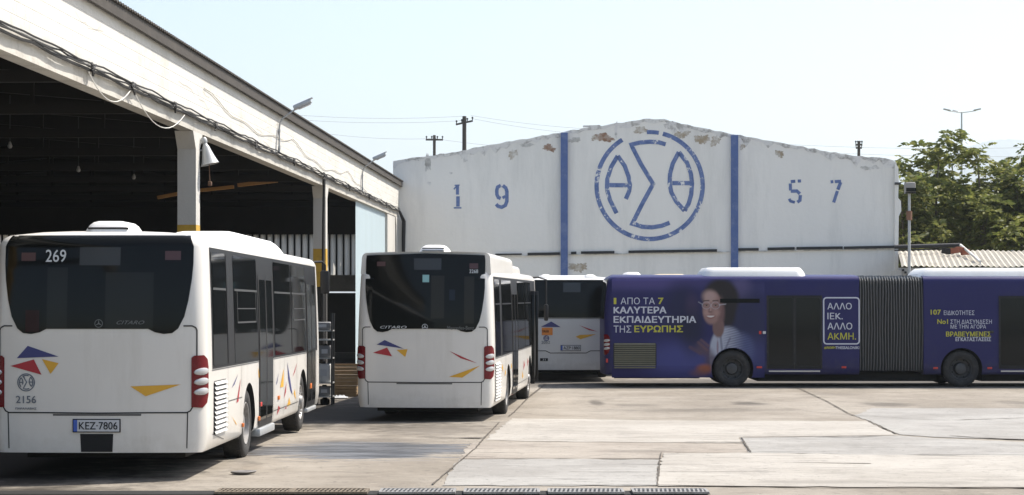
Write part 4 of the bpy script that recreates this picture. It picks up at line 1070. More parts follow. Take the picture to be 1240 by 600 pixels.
nt = M['fascia'].node_tree; br = nt.nodes.new('ShaderNodeTexBrick'); br.inputs['Scale'].default_value = 1; br.inputs['Brick Width'].default_value = .42; br.inputs['Row Height'].default_value = .2; br.inputs['Mortar Size'].default_value = .012; br.inputs['Mortar Smooth'].default_value = .6
sp_ = nt.nodes.new('ShaderNodeSeparateXYZ'); cb = nt.nodes.new('ShaderNodeCombineXYZ'); tc = nt.nodes.new('ShaderNodeTexCoord')
nt.links.new(tc.outputs['Object'], sp_.inputs[0]); nt.links.new(sp_.outputs['Y'], cb.inputs['X']); nt.links.new(sp_.outputs['Z'], cb.inputs['Y']); nt.links.new(cb.outputs[0], br.inputs['Vector'])
b2_ = nt.nodes.new('ShaderNodeBump'); b2_.inputs['Strength'].default_value = .6; b2_.inputs['Distance'].default_value = .012; b2_.invert = True
old = [l for l in nt.links if l.to_socket.name == 'Normal' and l.to_node.type == 'BSDF_PRINCIPLED'][0]; nt.links.new(old.from_socket, b2_.inputs['Normal'])
nt.links.new(br.outputs['Fac'], b2_.inputs['Height']); nt.links.new(b2_.outputs[0], nt.nodes['Principled BSDF'].inputs['Normal'])
mb = MB(); sbox(mb, Y0, Y1 - .02, -.30, -.03, 5.66, 5.915); in_shed(mb.build('edge_beam', M['fascia_beam'], smooth=0))
mb = MB(); rg = random.Random(3)
for k in range(34):       # cracks and patches in the whitewash
    y = rg.uniform(24, 81); z = rg.uniform(6.0, 6.9); q = [(y, z)]
    for j in range(rg.randint(2, 6)): y += rg.uniform(.05, .5); z += rg.uniform(-.16, .13); q.append((y, min(6.95, max(5.98, z))))
    mb.ribbon(q, rg.uniform(.004, .010), lambda a, b2: P(a, .004, b2))
in_shed(mb.build('plaster_crack', mat('plaster_crack', (.34, .315, .26), .9), smooth=0))
# corrugated roof edge
mb = MB(); n = int((Y1 + 1.2 - Y0) / .09); top, bot = [], []
for k in range(n + 1):
    y = Y0 + k * .09; w = .022 * math.cos(k * math.pi)
    row = [P(y, .16, 7.21 + w), P(y, -.6, 7.26 + w), P(y, -DEP / 2, 8.4 + w), P(y, -DEP, 7.3 + w)]
    top.append([mb.bm.verts.new(p) for p in row]); bot.append([mb.bm.verts.new(p - Vector((0, 0, .02))) for p in row])
for a, b2 in zip(top, top[1:]):
    for j in range(3): mb.bm.faces.new((a[j], b2[j], b2[j + 1], a[j + 1]))
for a, b2 in zip(bot, bot[1:]):
    for j in range(3): mb.bm.faces.new((a[j + 1], b2[j + 1], b2[j], a[j]))
for i in range(n): mb.bm.faces.new((top[i][0], bot[i][0], bot[i + 1][0], top[i + 1][0]))
in_shed(mb.build('roof', M['roof_dark'], smooth=0))
mb = MB(); sbox(mb, Y0, Y1 + 1.0, .05, .12, 6.97, 7.175); sbox(mb, Y0, Y1 + 1.0, -.2, .05, 7.02, 7.1); in_shed(mb.build('eaves_shade_board', M['roof_dark'], smooth=0))  # dark strip, its colour standing in for the overhang's shaded underside
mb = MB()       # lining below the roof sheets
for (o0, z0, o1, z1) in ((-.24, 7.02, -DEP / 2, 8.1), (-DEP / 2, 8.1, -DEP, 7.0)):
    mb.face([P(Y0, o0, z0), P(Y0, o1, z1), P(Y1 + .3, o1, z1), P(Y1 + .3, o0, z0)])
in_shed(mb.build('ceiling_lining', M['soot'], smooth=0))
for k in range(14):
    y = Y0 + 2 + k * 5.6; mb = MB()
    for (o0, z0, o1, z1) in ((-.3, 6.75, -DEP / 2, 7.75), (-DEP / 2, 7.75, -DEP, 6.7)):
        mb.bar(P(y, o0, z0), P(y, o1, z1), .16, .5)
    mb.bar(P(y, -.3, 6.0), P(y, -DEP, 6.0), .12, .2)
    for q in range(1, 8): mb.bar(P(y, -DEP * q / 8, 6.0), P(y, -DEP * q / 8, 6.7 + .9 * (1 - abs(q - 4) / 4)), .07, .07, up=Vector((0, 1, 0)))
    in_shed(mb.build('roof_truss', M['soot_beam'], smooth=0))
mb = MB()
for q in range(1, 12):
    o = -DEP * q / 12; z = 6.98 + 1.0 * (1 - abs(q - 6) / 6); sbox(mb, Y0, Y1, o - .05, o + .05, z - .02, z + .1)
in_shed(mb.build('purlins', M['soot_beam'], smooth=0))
# columns
for y in (20.4, 39.55, 59.1, 81.0):
    w = .20; mb = MB(); zg = ground_z(y) - .02
    sbox(mb, y - w, y + w, -.40, -.02, 3.76, 5.3); 
    for (a, b2, za, zb_) in ((0, .55, 5.3, 5.655),):
        v0 = [P(y - w, -.40, za), P(y + w, -.40, za), P(y + w, -.02, za), P(y - w, -.02, za)]; v1 = [P(y - w - .28, -.40, zb_), P(y + w + .28, -.40, zb_), P(y + w + .28, -.02, zb_), P(y - w - .28, -.02, zb_)]
        for k in range(4): mb.face([v0[k], v0[(k + 1) % 4], v1[(k + 1) % 4], v1[k]])
    col = in_shed(mb.build('column', M['column'], smooth=0, recalc=True))
    mb = MB(); sbox(mb, y - w - .003, y + w + .003, -.403, -.017, 2.6, 3.76); b_ = mb.build('yellow_band', M['yellow_base'], col, smooth=0); b_.matrix_parent_inverse = Matrix.Translation(-Vector(shed.location)); 
    mb = MB(); sbox(mb, y - w - .003, y + w + .003, -.403, -.017, zg, 2.6); b_ = mb.build('black_band', M['soot_beam'], col, smooth=0); b_.matrix_parent_inverse = Matrix.Translation(-Vector(shed.location))
for c_ in shed.children:      # bands: undo the double offset of nested parents
    for g_ in c_.children: g_.matrix_parent_inverse = Matrix()
# back, left and infill walls
BD = Vector((1, -SB, 0)).normalized()
def Q(o, y, z): return P(y, o, z)
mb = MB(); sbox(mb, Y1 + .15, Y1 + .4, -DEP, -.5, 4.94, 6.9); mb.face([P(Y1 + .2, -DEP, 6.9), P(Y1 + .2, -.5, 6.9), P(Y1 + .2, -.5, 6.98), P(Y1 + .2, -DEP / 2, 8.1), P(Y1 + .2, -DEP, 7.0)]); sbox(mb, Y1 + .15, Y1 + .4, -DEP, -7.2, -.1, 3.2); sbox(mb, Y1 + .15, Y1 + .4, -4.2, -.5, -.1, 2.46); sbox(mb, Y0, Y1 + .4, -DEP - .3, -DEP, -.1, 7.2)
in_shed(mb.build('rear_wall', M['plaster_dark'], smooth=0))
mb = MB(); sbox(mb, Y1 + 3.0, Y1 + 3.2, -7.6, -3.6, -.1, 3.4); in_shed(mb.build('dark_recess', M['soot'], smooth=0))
mb = MB(); sbox(mb, Y1 - .1, Y1 + .2, -9.5, -.4, 2.52, 3.22); in_shed(mb.build('lintel_beam', M['fascia_beam'], smooth=0))
gm = bpy.data.materials.new('daylight_sheet'); gm.use_nodes = True; nt = gm.node_tree; pb = nt.nodes['Principled BSDF']; pb.inputs['Base Color'].default_value = (.62, .62, .58, 1); pb.inputs['Roughness'].default_value = .6
trl = nt.nodes.new('ShaderNodeBsdfTranslucent'); trl.inputs[0].default_value = (.8, .78, .72, 1); ms = nt.nodes.new('ShaderNodeMixShader'); ms.inputs[0].default_value = .55
nt.links.new(pb.outputs[0], ms.inputs[1]); nt.links.new(trl.outputs[0], ms.inputs[2]); nt.links.new(ms.outputs[0], nt.nodes['Material Output'].inputs[0])
mb = MB(); n = int((DEP - .5) / .15); rows = []
for k in range(n + 1):
    o = -DEP + k * .15; d = .06 if k % 2 else -.06
    rows.append((mb.bm.verts.new(P(Y1 + .1 + d, o, 3.2)), mb.bm.verts.new(P(Y1 + .1 + d, o, 4.94 + .03 * (k % 2)))))
for a, b2 in zip(rows, rows[1:]): mb.bm.faces.new((a[0], b2[0], b2[1], a[1]))
in_shed(mb.build('daylight_panel', gm, smooth=0))
mb = MB()
for k in range(0, n + 1, 2):
    o = -DEP + k * .15; sbox(mb, Y1 + .02, Y1 + .10, o - .035, o + .035, 3.22, 4.98)
in_shed(mb.build('panel_ribs', mat('panel_rib', (.06, .055, .05), .8), smooth=0))
mb = MB(); n = 48      # pale blue profiled sheet filling the last bay
for k in range(n):
    a, b2 = 67.7 + 9.8 * k / n, 67.7 + 9.8 * (k + 1) / n; d0, d1 = .03 * (k % 2), .03 * ((k + 1) % 2)
    mb.face([P(a, -.16 + d0, -.1), P(b2, -.16 + d1, -.1), P(b2, -.16 + d1, 5.66), P(a, -.16 + d0, 5.66)])
in_shed(mb.build('sheet_panel', M['blue_sheet'], smooth=0))
for a_, b_, c_, d_ in ((77.5, 80.5, -.28, -.05),): mb = MB(); sbox(mb, a_, b_, c_, d_, -.1, 5.66); in_shed(mb.build('door_post', M['column'], smooth=0))
mb = MB(); mb.bar(at(191, 239.5, 62), at(228, 232.5, 62), .2, .1); mb.bar(at(231, 232, 62), at(283, 226.5, 62), .2, .1); mb.bar(at(288, 224.5, 62), at(336, 219, 62), .2, .11)
in_shed(mb.build('ochre_beam', M['ochre'], smooth=0))

# cables slung along the fascia
M['cable'] = mat('black_cable', (.018, .017, .016), .7, var=.3, scale=8)
M['white_cable'] = mat('white_cable', (.55, .54, .5), .6)
rg = random.Random(11); mb = MB()
for j in range(4):
    pts = []; y = 12.
    while y < 81.9:
        pts.append(P(y, .035 + .02 * (j % 2) + rg.uniform(0, .02), 5.92 + .035 * j - .03 * abs(math.sin(y * .9 + j)) + rg.uniform(-.015, .015))); y += .5
    mb.tube(pts, .016 if j else .024, 5)
for y in (30.8, 33.5, 36.9, 41, 46, 52, 58, 64, 70, 76): 
    for k in range(4): mb.tube([P(y + rg.uniform(-.2, .2), .06, 5.82 + .05 * k), P(y + rg.uniform(-.2, .2), .08, 5.98 - .03 * k), P(y + rg.uniform(-.1, .3), .05, 6.02)], .02, 5)
for dz in (0, .06):
    mb.tube([P(58.2 + dz, .03, 5.9), P(58.25 + dz, -.0, 4.6), P(58.15 + dz, .0, 3.0), P(58.2 + dz, 0, .2)], .04, 6); mb.tube([P(81.3 + dz, .06, 5.9), P(81.9, .16 + dz, 5.5), P(81.85, .15 + dz, 4.8), P(81.9, .16, 2.5)], .05, 6)
tag(mb.build('cable_bundle', M['cable'], smooth=50), 'black cable bundle clipped along the foot of the white shed fascia', 'cable')
for (ya, yb, sag, lb) in ((30.6, 33.4, .32, 'slack white wire looping under the fascia, the loop further from the column'), (33.7, 37.9, .42, 'slack white wire looping under the fascia to the top of the near column')):
    mb = MB(); mb.tube([P(ya + (yb - ya) * t / 12, .05, 5.86 - sag * 4 * (t / 12) * (1 - t / 12)) for t in range(13)], .009, 5)
    tag(mb.build('loose_wire', M['white_cable'], smooth=50), lb, 'wire', 'loose wires under the fascia')
mb = MB(); pts = [P(40 + k * .8, .02, 6.62 - .3 * abs(math.sin(k * .21)) - .006 * k + .05 * math.sin(k * 1.3)) for k in range(40)]; mb.tube(pts, .008, 4)
tag(mb.build('loose_wire', mat('old_wire', (.46, .43, .37), .7), smooth=50), 'thin faded wire sagging across the middle of the white fascia', 'wire', 'loose wires under the fascia')

# two street lights on arms over the roof edge
M['lamp_grey'] = mat('lamp_grey', (.40, .41, .41), .45, metal=.2, var=.1, scale=5)
def arm_lamp(y, label):
    r = empty('wall_lamp', P(y, .03, 6.46)); r.scale = (.88, .88, .88); tag(r, label, 'lamp', 'lamps on arms above the shed roof')
    mb = MB(); mb.tube([(0, 0, -.55), (0, 0, .2), (.02, 0, .36), (.10, 0, .5), (.44, 0, .74), (.55, 0, .81)], .026, 8); mb.box((-.04, -.06, -.4), (.03, .06, -.32)); mb.box((-.04, -.06, .1), (.03, .06, .18))
    mb.build('lamp_arm', M['lamp_grey'], r)
    mb = MB(); mtx = Matrix.Translation((.44, 0, .74)) @ Matrix.Rotation(R(-24), 4, 'Y')
    mb.box((0, -.12, -.02), (.56, .12, .13), .045, mtx); h = mb.build('lamp_housing', M['lamp_grey'], r)
    mb = MB(); mb.box((.12, -.10, -.045), (.5, .10, -.018), .012, mtx); mb.build('lamp_glass', M['clear_lens'], h)
    mb = MB(); mb.box((.50, -.13, .10), (.63, .13, .115), .004, mtx); mb.build('lamp_lid', M['lamp_grey'], h)
def y_at(u): return 7.95 / (SB - (u - 620) / F)
arm_lamp(y_at(337), 'grey lamp on a bent arm over the shed roof edge, the larger nearer one'); arm_lamp(y_at(438), 'grey lamp on a bent arm over the shed roof edge, next to the gable wall')

# bell-shaped floodlight on the near column
r = empty('bell_lamp', P(39.8, -.12, 5.28)); r.scale = (.78, .78, .78); tag(r, 'grey bell-shaped lamp on a bracket beside the near shed column', 'lamp')
mb = MB(); mb.tube([(-.05, 0, .03), (.12, 0, .04), (.24, .0, .05)], .022, 8); mb.build('bracket', M['lamp_grey'], r)
mtx = Matrix.Translation((.30, 0, .0)) @ Matrix.Rotation(R(-14), 4, 'Y')
mb = MB(); mb.lathe([(.0, .40), (.06, .39), (.085, .33), (.08, .26), (.055, .22), (.075, .17), (.10, .12)], 24, mtx); mb.build('lamp_cap', M['lamp_grey'], r)
mb = MB(); mb.lathe([(.095, .14), (.13, .0), (.17, -.14), (.235, -.32), (.25, -.34), (.235, -.33), (.16, -.14), (.09, .1)], 28, mtx); mb.build('lamp_shade', M['lamp_grey'], r)
mb = MB(); mb.lathe([(.0, .05), (.07, .0), (.09, -.12), (.06, -.2), (0, -.22)], 16, mtx); mb.build('bulb', M['clear_lens'], r)
mb = MB(); mb.tube([(.36, 0, -.3), (.37, 0, -.6), (.38, 0, -.78)], .011, 5); mb.box((.33, -.05, -.9), (.43, .05, -.78), .02); mb.build('pull_cord', mat('rust', (.13, .07, .04), .8, var=.3), r)
# small globe lamps far inside
for u, v, y, lb in ((12, 177, 45, 'small white globe lamp in the dark shed, the one furthest from the columns'), (95, 206, 50, 'small white globe lamp hanging in the dark shed midway along the row'), (162, 215, 55, 'small white globe lamp in the dark shed, nearest the white column')):
    p = at(u, v, y); r = empty('globe_lamp', p); tag(r, lb, 'lamp', 'globe lamps in the shed')
    mb = MB(); mb.lathe([(0, -.06), (.04, -.05), (.058, 0), (.04, .05), (.02, .1)], 14); mb.build('globe', M['lamp_grey'], r)
    mb = MB(); mb.tube([(0, 0, .09), (0, 0, 7.0 - p.z)], .012, 5); mb.build('drop_rod', M['dark_steel'], r)

# ------------------------------------------------------------------ warehouse with the painted gable wall
WP0 = at(484, 300, 82.0); WP0.z = 0; WD = Vector((1, -SB, 0)).normalized(); WN = Vector((-SB, -1, 0)).normalized()
def wall_uv(u, v):
    d = ray(u, v); o = Vector((0, 0, HC)); t = (WP0 - o).dot(WN) / d.dot(WN); p = o + d * t; return ((p - WP0).dot(WD), p.z)
def W(off=0.): return lambda a, z: Vector((WP0.x, WP0.y, 0)) + WD * a + WN * off + Vector((0, 0, z))
wm = mat('gable_whitewash', (.80, .775, .715), .85, var=.06, scale=.7, dirt=(.45, .44, .40), dirt_amt=.42, bump=.5, bscale=5, streak=True)
M['gable'] = wm
M['blue_wall'] = mat('blue_wall_paint', (.085, .135, .30), .8, var=.22, scale=2.5, dirt=(.30, .34, .46), dirt_amt=.5)
M['coping'] = mat('weathered_coping', (.40, .385, .35), .9, var=.3, scale=1.6, dirt=(.10, .09, .08), dirt_amt=.75, bump=.5, bscale=8)
M['brick'] = mat('exposed_brick', (.36, .23, .15), .9, var=.35, scale=4, dirt=(.45, .38, .28), dirt_amt=.6, bump=.6, bscale=20)
M['bare_plaster'] = mat('bare_plaster', (.42, .37, .29), .9, var=.25, scale=3, dirt=(.3, .24, .17), dirt_amt=.6)
M['stain_grey'] = mat('grey_stain', (.50, .49, .46), .9, var=.15, scale=3)
def mottled(name, ca, cb, scale, lo, hi, bump=.4):
    m = bpy.data.materials.new(name); m.use_nodes = True; nt = m.node_tree; pb = nt.nodes['Principled BSDF']; pb.inputs['Roughness'].default_value = .9
    tc = nt.nodes.new('ShaderNodeTexCoord'); n = nt.nodes.new('ShaderNodeTexNoise'); n.inputs['Scale'].default_value = scale; n.inputs['Detail'].default_value = 10; n.inputs['Roughness'].default_value = .75
    nt.links.new(tc.outputs['Object'], n.inputs['Vector']); r = nt.nodes.new('ShaderNodeValToRGB'); r.color_ramp.elements[0].position = lo; r.color_ramp.elements[1].position = hi
    r.color_ramp.elements[0].color = (*ca, 1); r.color_ramp.elements[1].color = (*cb, 1); e = r.color_ramp.elements.new((lo + hi) / 2); e.color = (*[(p * .55 + q * .45) for p, q in zip(ca, cb)], 1)
    nt.links.new(n.outputs['Fac'], r.inputs[0]); nt.links.new(r.outputs[0], pb.inputs['Base Color'])
    b = nt.nodes.new('ShaderNodeBump'); b.inputs['Strength'].default_value = bump; b.inputs['Distance'].default_value = .03; nt.links.new(n.outputs['Fac'], b.inputs['Height']); nt.links.new(b.outputs[0], pb.inputs['Normal'])
    return m
WW = (.74, .725, .68)
M['coping'] = mottled('weathered_coping', (.17, .15, .12), (.72, .70, .66), 2.3, .30, .52)
M['brick'] = mottled('exposed_brick', (.27, .15, .09), (.56, .50, .43), 3.4, .42, .66)
M['bare_plaster'] = mottled('bare_plaster', (.36, .29, .20), WW, 2.6, .42, .66)
M['stain_grey'] = mottled('grey_stain', (.36, .345, .31), WW, 2.2, .36, .60)
bl = empty('warehouse', W()(0, 0)); tag(bl, 'white gabled warehouse end wall painted with a blue round emblem and the year 1957', 'building')
def on_wall(o): o.parent = bl; o.matrix_parent_inverse = Matrix.Translation(-Vector(bl.location)); return o
top_px = [(476, 196), (482, 195), (500, 191.5), (540, 187), (580, 179), (620, 172), (650, 166.5), (682, 161), (712, 155.5), (740, 151), (768, 147), (786, 144.5), (805, 145), (818, 148.5), (840, 154), (866, 159.5), (890, 164), (930, 171), (965, 177.5), (1000, 184), (1030, 189), (1050, 191.5), (1072, 192.5), (1082, 195), (1084.5, 199)]
rg = random.Random(5); top = []  # ragged roofline
for (ua, va), (ub, vb) in zip(top_px, top_px[1:]):
    n = max(1, int((ub - ua) / 6))
    for k in range(n): top.append(wall_uv(ua + (ub - ua) * k / n, va + (vb - va) * k / n + (rg.uniform(-1.0, .8) if k else 0)))
top.append(wall_uv(*top_px[-1]))
a0, a1 = top[0][0], top[-1][0]
mb = MB(); outl = [(a0, -.3), (a1, -.3)] + top[::-1]
mb.poly(outl, W(0)); f0 = W(0); f1 = W(-.35)
for (p, q) in zip(outl, outl[1:] + outl[:1]): mb.face([f0(*p), f1(*p), f1(*q), f0(*q)])
mb.poly(outl, f1)
on_wall(mb.build('gable_wall', wm, smooth=0, recalc=True))
mb = MB(); LEN = 40       # the hall behind the wall
eL, eR = top[1][1] - .5, top[-3][1] - .5; pk = max(t[1] for t in top) - .6; am = (a0 + a1) / 2
for (a, z, b2, zz) in ((a0 + .2, eL, am, pk), (am, pk, a1 - .2, eR)): mb.face([W(-.36)(a, z), W(-.36)(b2, zz), W(-LEN)(b2, zz), W(-LEN)(a, z)])
on_wall(mb.build('roof', M['roof_dark'], smooth=0))
mb = MB()
for a, z in ((a0 + .25, eL), (a1 - .25, eR)): mb.face([W(-.36)(a, -.3), W(-LEN)(a, -.3), W(-LEN)(a, z), W(-.36)(a, z)])
mb.face([W(-LEN)(a0 + .25, -.3), W(-LEN)(a1 - .25, -.3), W(-LEN)(a1 - .25, eR), W(-LEN)(am, pk), W(-LEN)(a0 + .25, eL)])
on_wall(mb.build('side_wall', M['stain_grey'], smooth=0))
# weathered coping along the sloping top, ragged at its lower edge
mb = MB(); lo = []
for i, (a, z) in enumerate(top): lo.append((a, z - (.06 + .11 * rg.random() + (.32 * rg.random() if rg.random() < .3 else 0))))
for i in range(len(top) - 1):
    f = W(.012); mb.face([f(*lo[i]), f(*lo[i + 1]), f(*top[i + 1]), f(*top[i])]); g = W(-.38)
    t0, t1 = (top[i][0], top[i][1] + .02), (top[i + 1][0], top[i + 1][1] + .02); mb.face([f(*top[i]), f(*top[i + 1]), f(*t1), f(*t0)]); mb.face([f(*t0), f(*t1), g(*t1), g(*t0)])
on_wall(mb.build('coping', M['coping'], smooth=0))
def blob(u, v, ru, rv, seed, n=70):
    g = random.Random(seed); ph = [g.uniform(0, 6.28) for _ in range(4)]
    return [wall_uv(u + ru * math.cos(t) * k, v + rv * math.sin(t) * k) for t in [6.2832 * i / n for i in range(n)] for k in [1 + .22 * math.sin(2 * t + ph[0]) + .16 * math.sin(3 * t + ph[1]) + .12 * math.sin(7 * t + ph[2]) + .10 * math.sin(13 * t + ph[3]) + g.uniform(-.10, .10)]]
for i, (u, v, ru, rv, m_) in enumerate(((665, 179.5, 7, 4, 'brick'), (621, 187, 5, 5.5, 'bare_plaster'), (638, 176, 7, 2.5, 'stain_grey'), (731, 167, 12, 4.5, 'brick'), (720, 167, 4, 3, 'bare_plaster'), (776, 158, 9, 3.5, 'bare_plaster'), (826, 163, 8, 5, 'bare_plaster'), (850, 169, 7.5, 6, 'bare_plaster'), (866, 171, 6, 5.5, 'bare_plaster'), (899, 178, 3, 3.5, 'bare_plaster'), (944, 186.5, 4.5, 4.5, 'bare_plaster'), (1050, 204, 7, 2.5, 'stain_grey'), (1060, 203, 5, 2, 'stain_grey'), (520, 222.5, 2.5, 2, 'stain_grey'), (546, 210, 1.6, 1.4, 'coping'), (700, 324, 9, 6, 'bare_plaster'), (518, 197, 3, 12, 'stain_grey'), (562, 189, 4, 7, 'stain_grey'), (1085, 207, 2, 9, 'stain_grey'), (746, 157, 2, 8, 'coping'), (810, 152, 6, 4, 'coping'), (815, 157, 3, 6, 'coping'), (695, 170, 8, 3, 'stain_grey'), (760, 152, 12, 3, 'coping'))):
    mb = MB(); mb.poly(blob(u, v, ru, rv, i * 7 + 2), W(.004 + .002 * (i % 4))); on_wall(mb.build('exposed_brick' if m_ == 'brick' else 'plaster_patch', M[m_], smooth=0))
# blue pilasters and the dark band
def pil(u, vt, w):
    a, zt = wall_uv(u, vt); hwid = w / 2; mb = MB(); f = W(.16); g = W(.0)
    for (p, q) in (((a - hwid, -.2), (a + hwid, zt)),):
        c = [(p[0], p[1]), (q[0], p[1]), (q[0], q[1]), (p[0], q[1])]; mb.face([f(*k) for k in c])
        for k in range(4): mb.face([g(*c[k]), g(*c[(k + 1) % 4]), f(*c[(k + 1) % 4]), f(*c[k])])
    on_wall(mb.build('pilaster', M['blue_wall'], smooth=0, recalc=True))
pil(683.3, 161.3, .30); pil(889.3, 164.3, .30)
M['band'] = mat('black_pipe', (.02, .02, .022), .7, var=.3, scale=4)
mb = MB()
for (ua, va, ub, vb) in ((600, 308.3, 632, 308), (639, 308, 678, 307.4), (691.5, 306.8, 698, 306.5), (703.5, 306.3, 744, 305.8), (761, 305.3, 868, 303.6), (893, 302.4, 918.5, 302.2), (929.5, 301.7, 962, 301), (964.5, 301, 1020, 300.2), (1022, 300.4, 1084, 299.2)):
    p, q = wall_uv(ua, va), wall_uv(ub, vb); th = (.055 if ub < 640 else .11)
    mb.bar(W(.06)(*p), W(.06)(*q), .12, th)
on_wall(mb.build('wall_pipe', M['band'], smooth=0))
mb = MB(); p, q = wall_uv(600, 309.5), wall_uv(1084, 300.5); mb.bar(W(.03)(p[0], p[1] - .03), W(.03)(q[0], q[1] - .03), .06, .05); on_wall(mb.build('pipe_ledge', M['stain_grey'], smooth=0))
# worn stencil paint: strokes broken into irregular pieces by flaked gaps
def worn(mb, pts, w, fn, seed, flake=.05):
    mb.ribbon(pts, w, fn, step=.12)
fl = bpy.data.materials.new('worn_blue_paint'); fl.use_nodes = True; nt = fl.node_tree; pb = nt.nodes['Principled BSDF']; pb.inputs['Roughness'].default_value = .8
tc = nt.nodes.new('ShaderNodeTexCoord'); n1 = nt.nodes.new('ShaderNodeTexNoise'); n1.inputs['Scale'].default_value = 3.2; n1.inputs['Detail'].default_value = 9; n1.inputs['Roughness'].default_value = .72; nt.links.new(tc.outputs['Object'], n1.inputs['Vector'])
rp_ = nt.nodes.new('ShaderNodeValToRGB'); rp_.color_ramp.elements[0].position = .575; rp_.color_ramp.elements[1].position = .60; rp_.color_ramp.elements[0].color = (.10, .15, .31, 1); rp_.color_ramp.elements[1].color = (.74, .73, .70, 1)
e_ = rp_.color_ramp.elements.new(.40); e_.color = (.085, .135, .29, 1); e2 = rp_.color_ramp.elements.new(.53); e2.color = (.15, .21, .40, 1)
nt.links.new(n1.outputs['Fac'], rp_.inputs[0]); nt.links.new(rp_.outputs[0], pb.inputs['Base Color'])
cx, cz = wall_uv(786.6, 225.0); rr = wall_uv(786.6 + 64.3, 225)[0] - cx
EP = lambda zx, zy: wall_uv(700 + zx / 3.753, 140 + zy / 3.753)
mb = MB(); f = W(.011)
ring = lambda t0, t1, n: [(cx + rr * math.sin(R(t)), cz + rr * 1.01 * math.cos(R(t))) for t in [t0 + (t1 - t0) * k / n for k in range(n + 1)]]
mb.ribbon(ring(14.5, 329, 90), .185, f); mb.ribbon(ring(-3, 10, 5), .17, f)
for st in ([(180, 184), (150, 235), (133, 290), (131, 335), (145, 385), (175, 445)], [(180, 184), (212, 230), (230, 280), (236, 315), (232, 345), (217, 380)], [(142, 317), (226, 318)], [(398, 132), (365, 122), (325, 120), (280, 124), (241, 133), (285, 220), (341, 312), (290, 405), (247, 491), (290, 506), (335, 509), (380, 502), (416, 488)], [(458, 167), (430, 220), (418, 265), (416, 310), (424, 350), (445, 390), (484, 434)], [(458, 167), (495, 215), (513, 265), (518, 310), (514, 360), (503, 400), (484, 434)], [(428, 308), (510, 308)]):
    mb.ribbon([EP(*p) for p in st], .18, f, step=.15)
on_wall(mb.build('round_emblem', fl, smooth=0))
dg = fl.copy(); dg.name = 'digit_blue_paint'
for n_ in dg.node_tree.nodes:
    if n_.type == 'VALTORGB': n_.color_ramp.elements[3].position = .68; n_.color_ramp.elements[2].position = .645
def digit(strokes):
    mb = MB()
    for w, st in strokes: mb.ribbon([wall_uv(*p) for p in st], w, W(.011))
    on_wall(mb.build('year_digit', dg, smooth=0))
digit([(.13, [(554, 225), (554, 236)]), (.15, [(554.6, 238), (554.6, 250.5)]), (.06, [(549.6, 229.5), (553, 225.5)]), (.06, [(549.5, 252), (558.8, 252)]), (.05, [(550.5, 224.8), (556.5, 224.4)])])
digit([(.15, [(606.5, 224.8), (602.5, 227), (601.6, 231), (601.8, 236), (603.5, 239.5), (606.3, 240.6)]), (.15, [(608.8, 225), (612.5, 228), (613.8, 232), (613.8, 244), (612, 249), (607.5, 251.3), (603, 250), (600.8, 247.5)]), (.12, [(608.5, 240), (612, 238)])])
digit([(.13, [(957.5, 220.2), (963, 219.8)]), (.13, [(966, 219.6), (970, 219.4)]), (.13, [(957, 222.5), (957.3, 231)]), (.14, [(957.5, 231.8), (965, 231.6), (968.6, 235)]), (.14, [(969.2, 236.5), (968.6, 243), (965.5, 245.2)]), (.12, [(962.5, 245.4), (957, 243.8), (955.6, 241)])])
digit([(.13, [(1005.8, 220.6), (1009, 220.2)]), (.13, [(1010.8, 220.2), (1018.4, 219.8)]), (.14, [(1018, 221), (1014.5, 230)]), (.13, [(1014, 231.5), (1009.5, 245.5)])])
# lumpy corner pier at the right end
mb = MB(); f, g = W(.10), W(-.35)
pr = [(1084.4, 199), (1087.5, 203), (1087.8, 222), (1087.2, 240), (1090.5, 244), (1091, 256), (1088, 262), (1087.4, 300), (1087.4, 432)]
for p, q in zip(pr, pr[1:]):
    a = [wall_uv(1083.0, p[1]), wall_uv(*p), wall_uv(*q), wall_uv(1083.0, q[1])]
    mb.face([f(*k) for k in a]); mb.face([f(*a[1]), g(*a[1]), g(*a[2]), f(*a[2])]); mb.face([f(*a[0]), f(*a[3]), W(0)(*a[3]), W(0)(*a[0])])
on_wall(mb.build('corner_pier', M['gable'], smooth=0, recalc=True))
mb = MB(); a = wall_uv(1084.5, 222.8); mb.box((-.05, -.05, -.05), (.2, .25, .05), M=Matrix.Translation(W(.1)(*a))); on_wall(mb.build('pipe_bracket', M['dark_steel'], smooth=0))
# odds and ends on the parapet
for (ua, ub, v, lb) in ((706, 727, 153.2, 'loose board lying on the parapet left of the emblem'), (569, 571, 180, None)):
    if lb is None: continue
    p, q = wall_uv(ua, v), wall_uv(ub, v - .6); mb = MB(); mb.bar(W(-.1)(*p), W(-.1)(*q), .2, .07); tag(mb.build('board', M['coping'], smooth=0), lb, 'board')

# ------------------------------------------------------------------ annex roof, lamp post and trees on the right
M['annex_sheet'] = mat('annex_sheet', (.34, .315, .265), .8, var=.25, scale=1.2, dirt=(.16, .13, .10), dirt_amt=.7)
M['annex_wall'] = mat('annex_wall', (.42, .41, .38), .85, var=.15, scale=2, dirt=(.16, .14, .12), dirt_amt=.7)
pA = at(1100, 323, 74.5); ax0, az0 = pA.x - .3, pA.z; ya, yb = 74.5, 81.; zb_ = (HZ - 304) / F * yb + HC
an = empty('annex', (ax0, ya, -.07)); tag(an, 'low lean-to annex with a grey corrugated roof right of the gable wall', 'shed')
def in_an(o): o.parent = an; o.matrix_parent_inverse = Matrix.Translation(-Vector(an.location)); return o
mb = MB(); n = 130; W_A = 14.; up_, dn_ = [], []
for k in range(n + 1):
    x = ax0 + W_A * k / n; w = .03 * (1 if k % 2 else -1)
    up_.append([mb.bm.verts.new((x + 1.15 * i / 4, ya + (yb - ya) * i / 4 - .2, az0 + (zb_ - az0) * i / 4 + w + .02 * math.sin(k * .3 + i))) for i in range(5)])
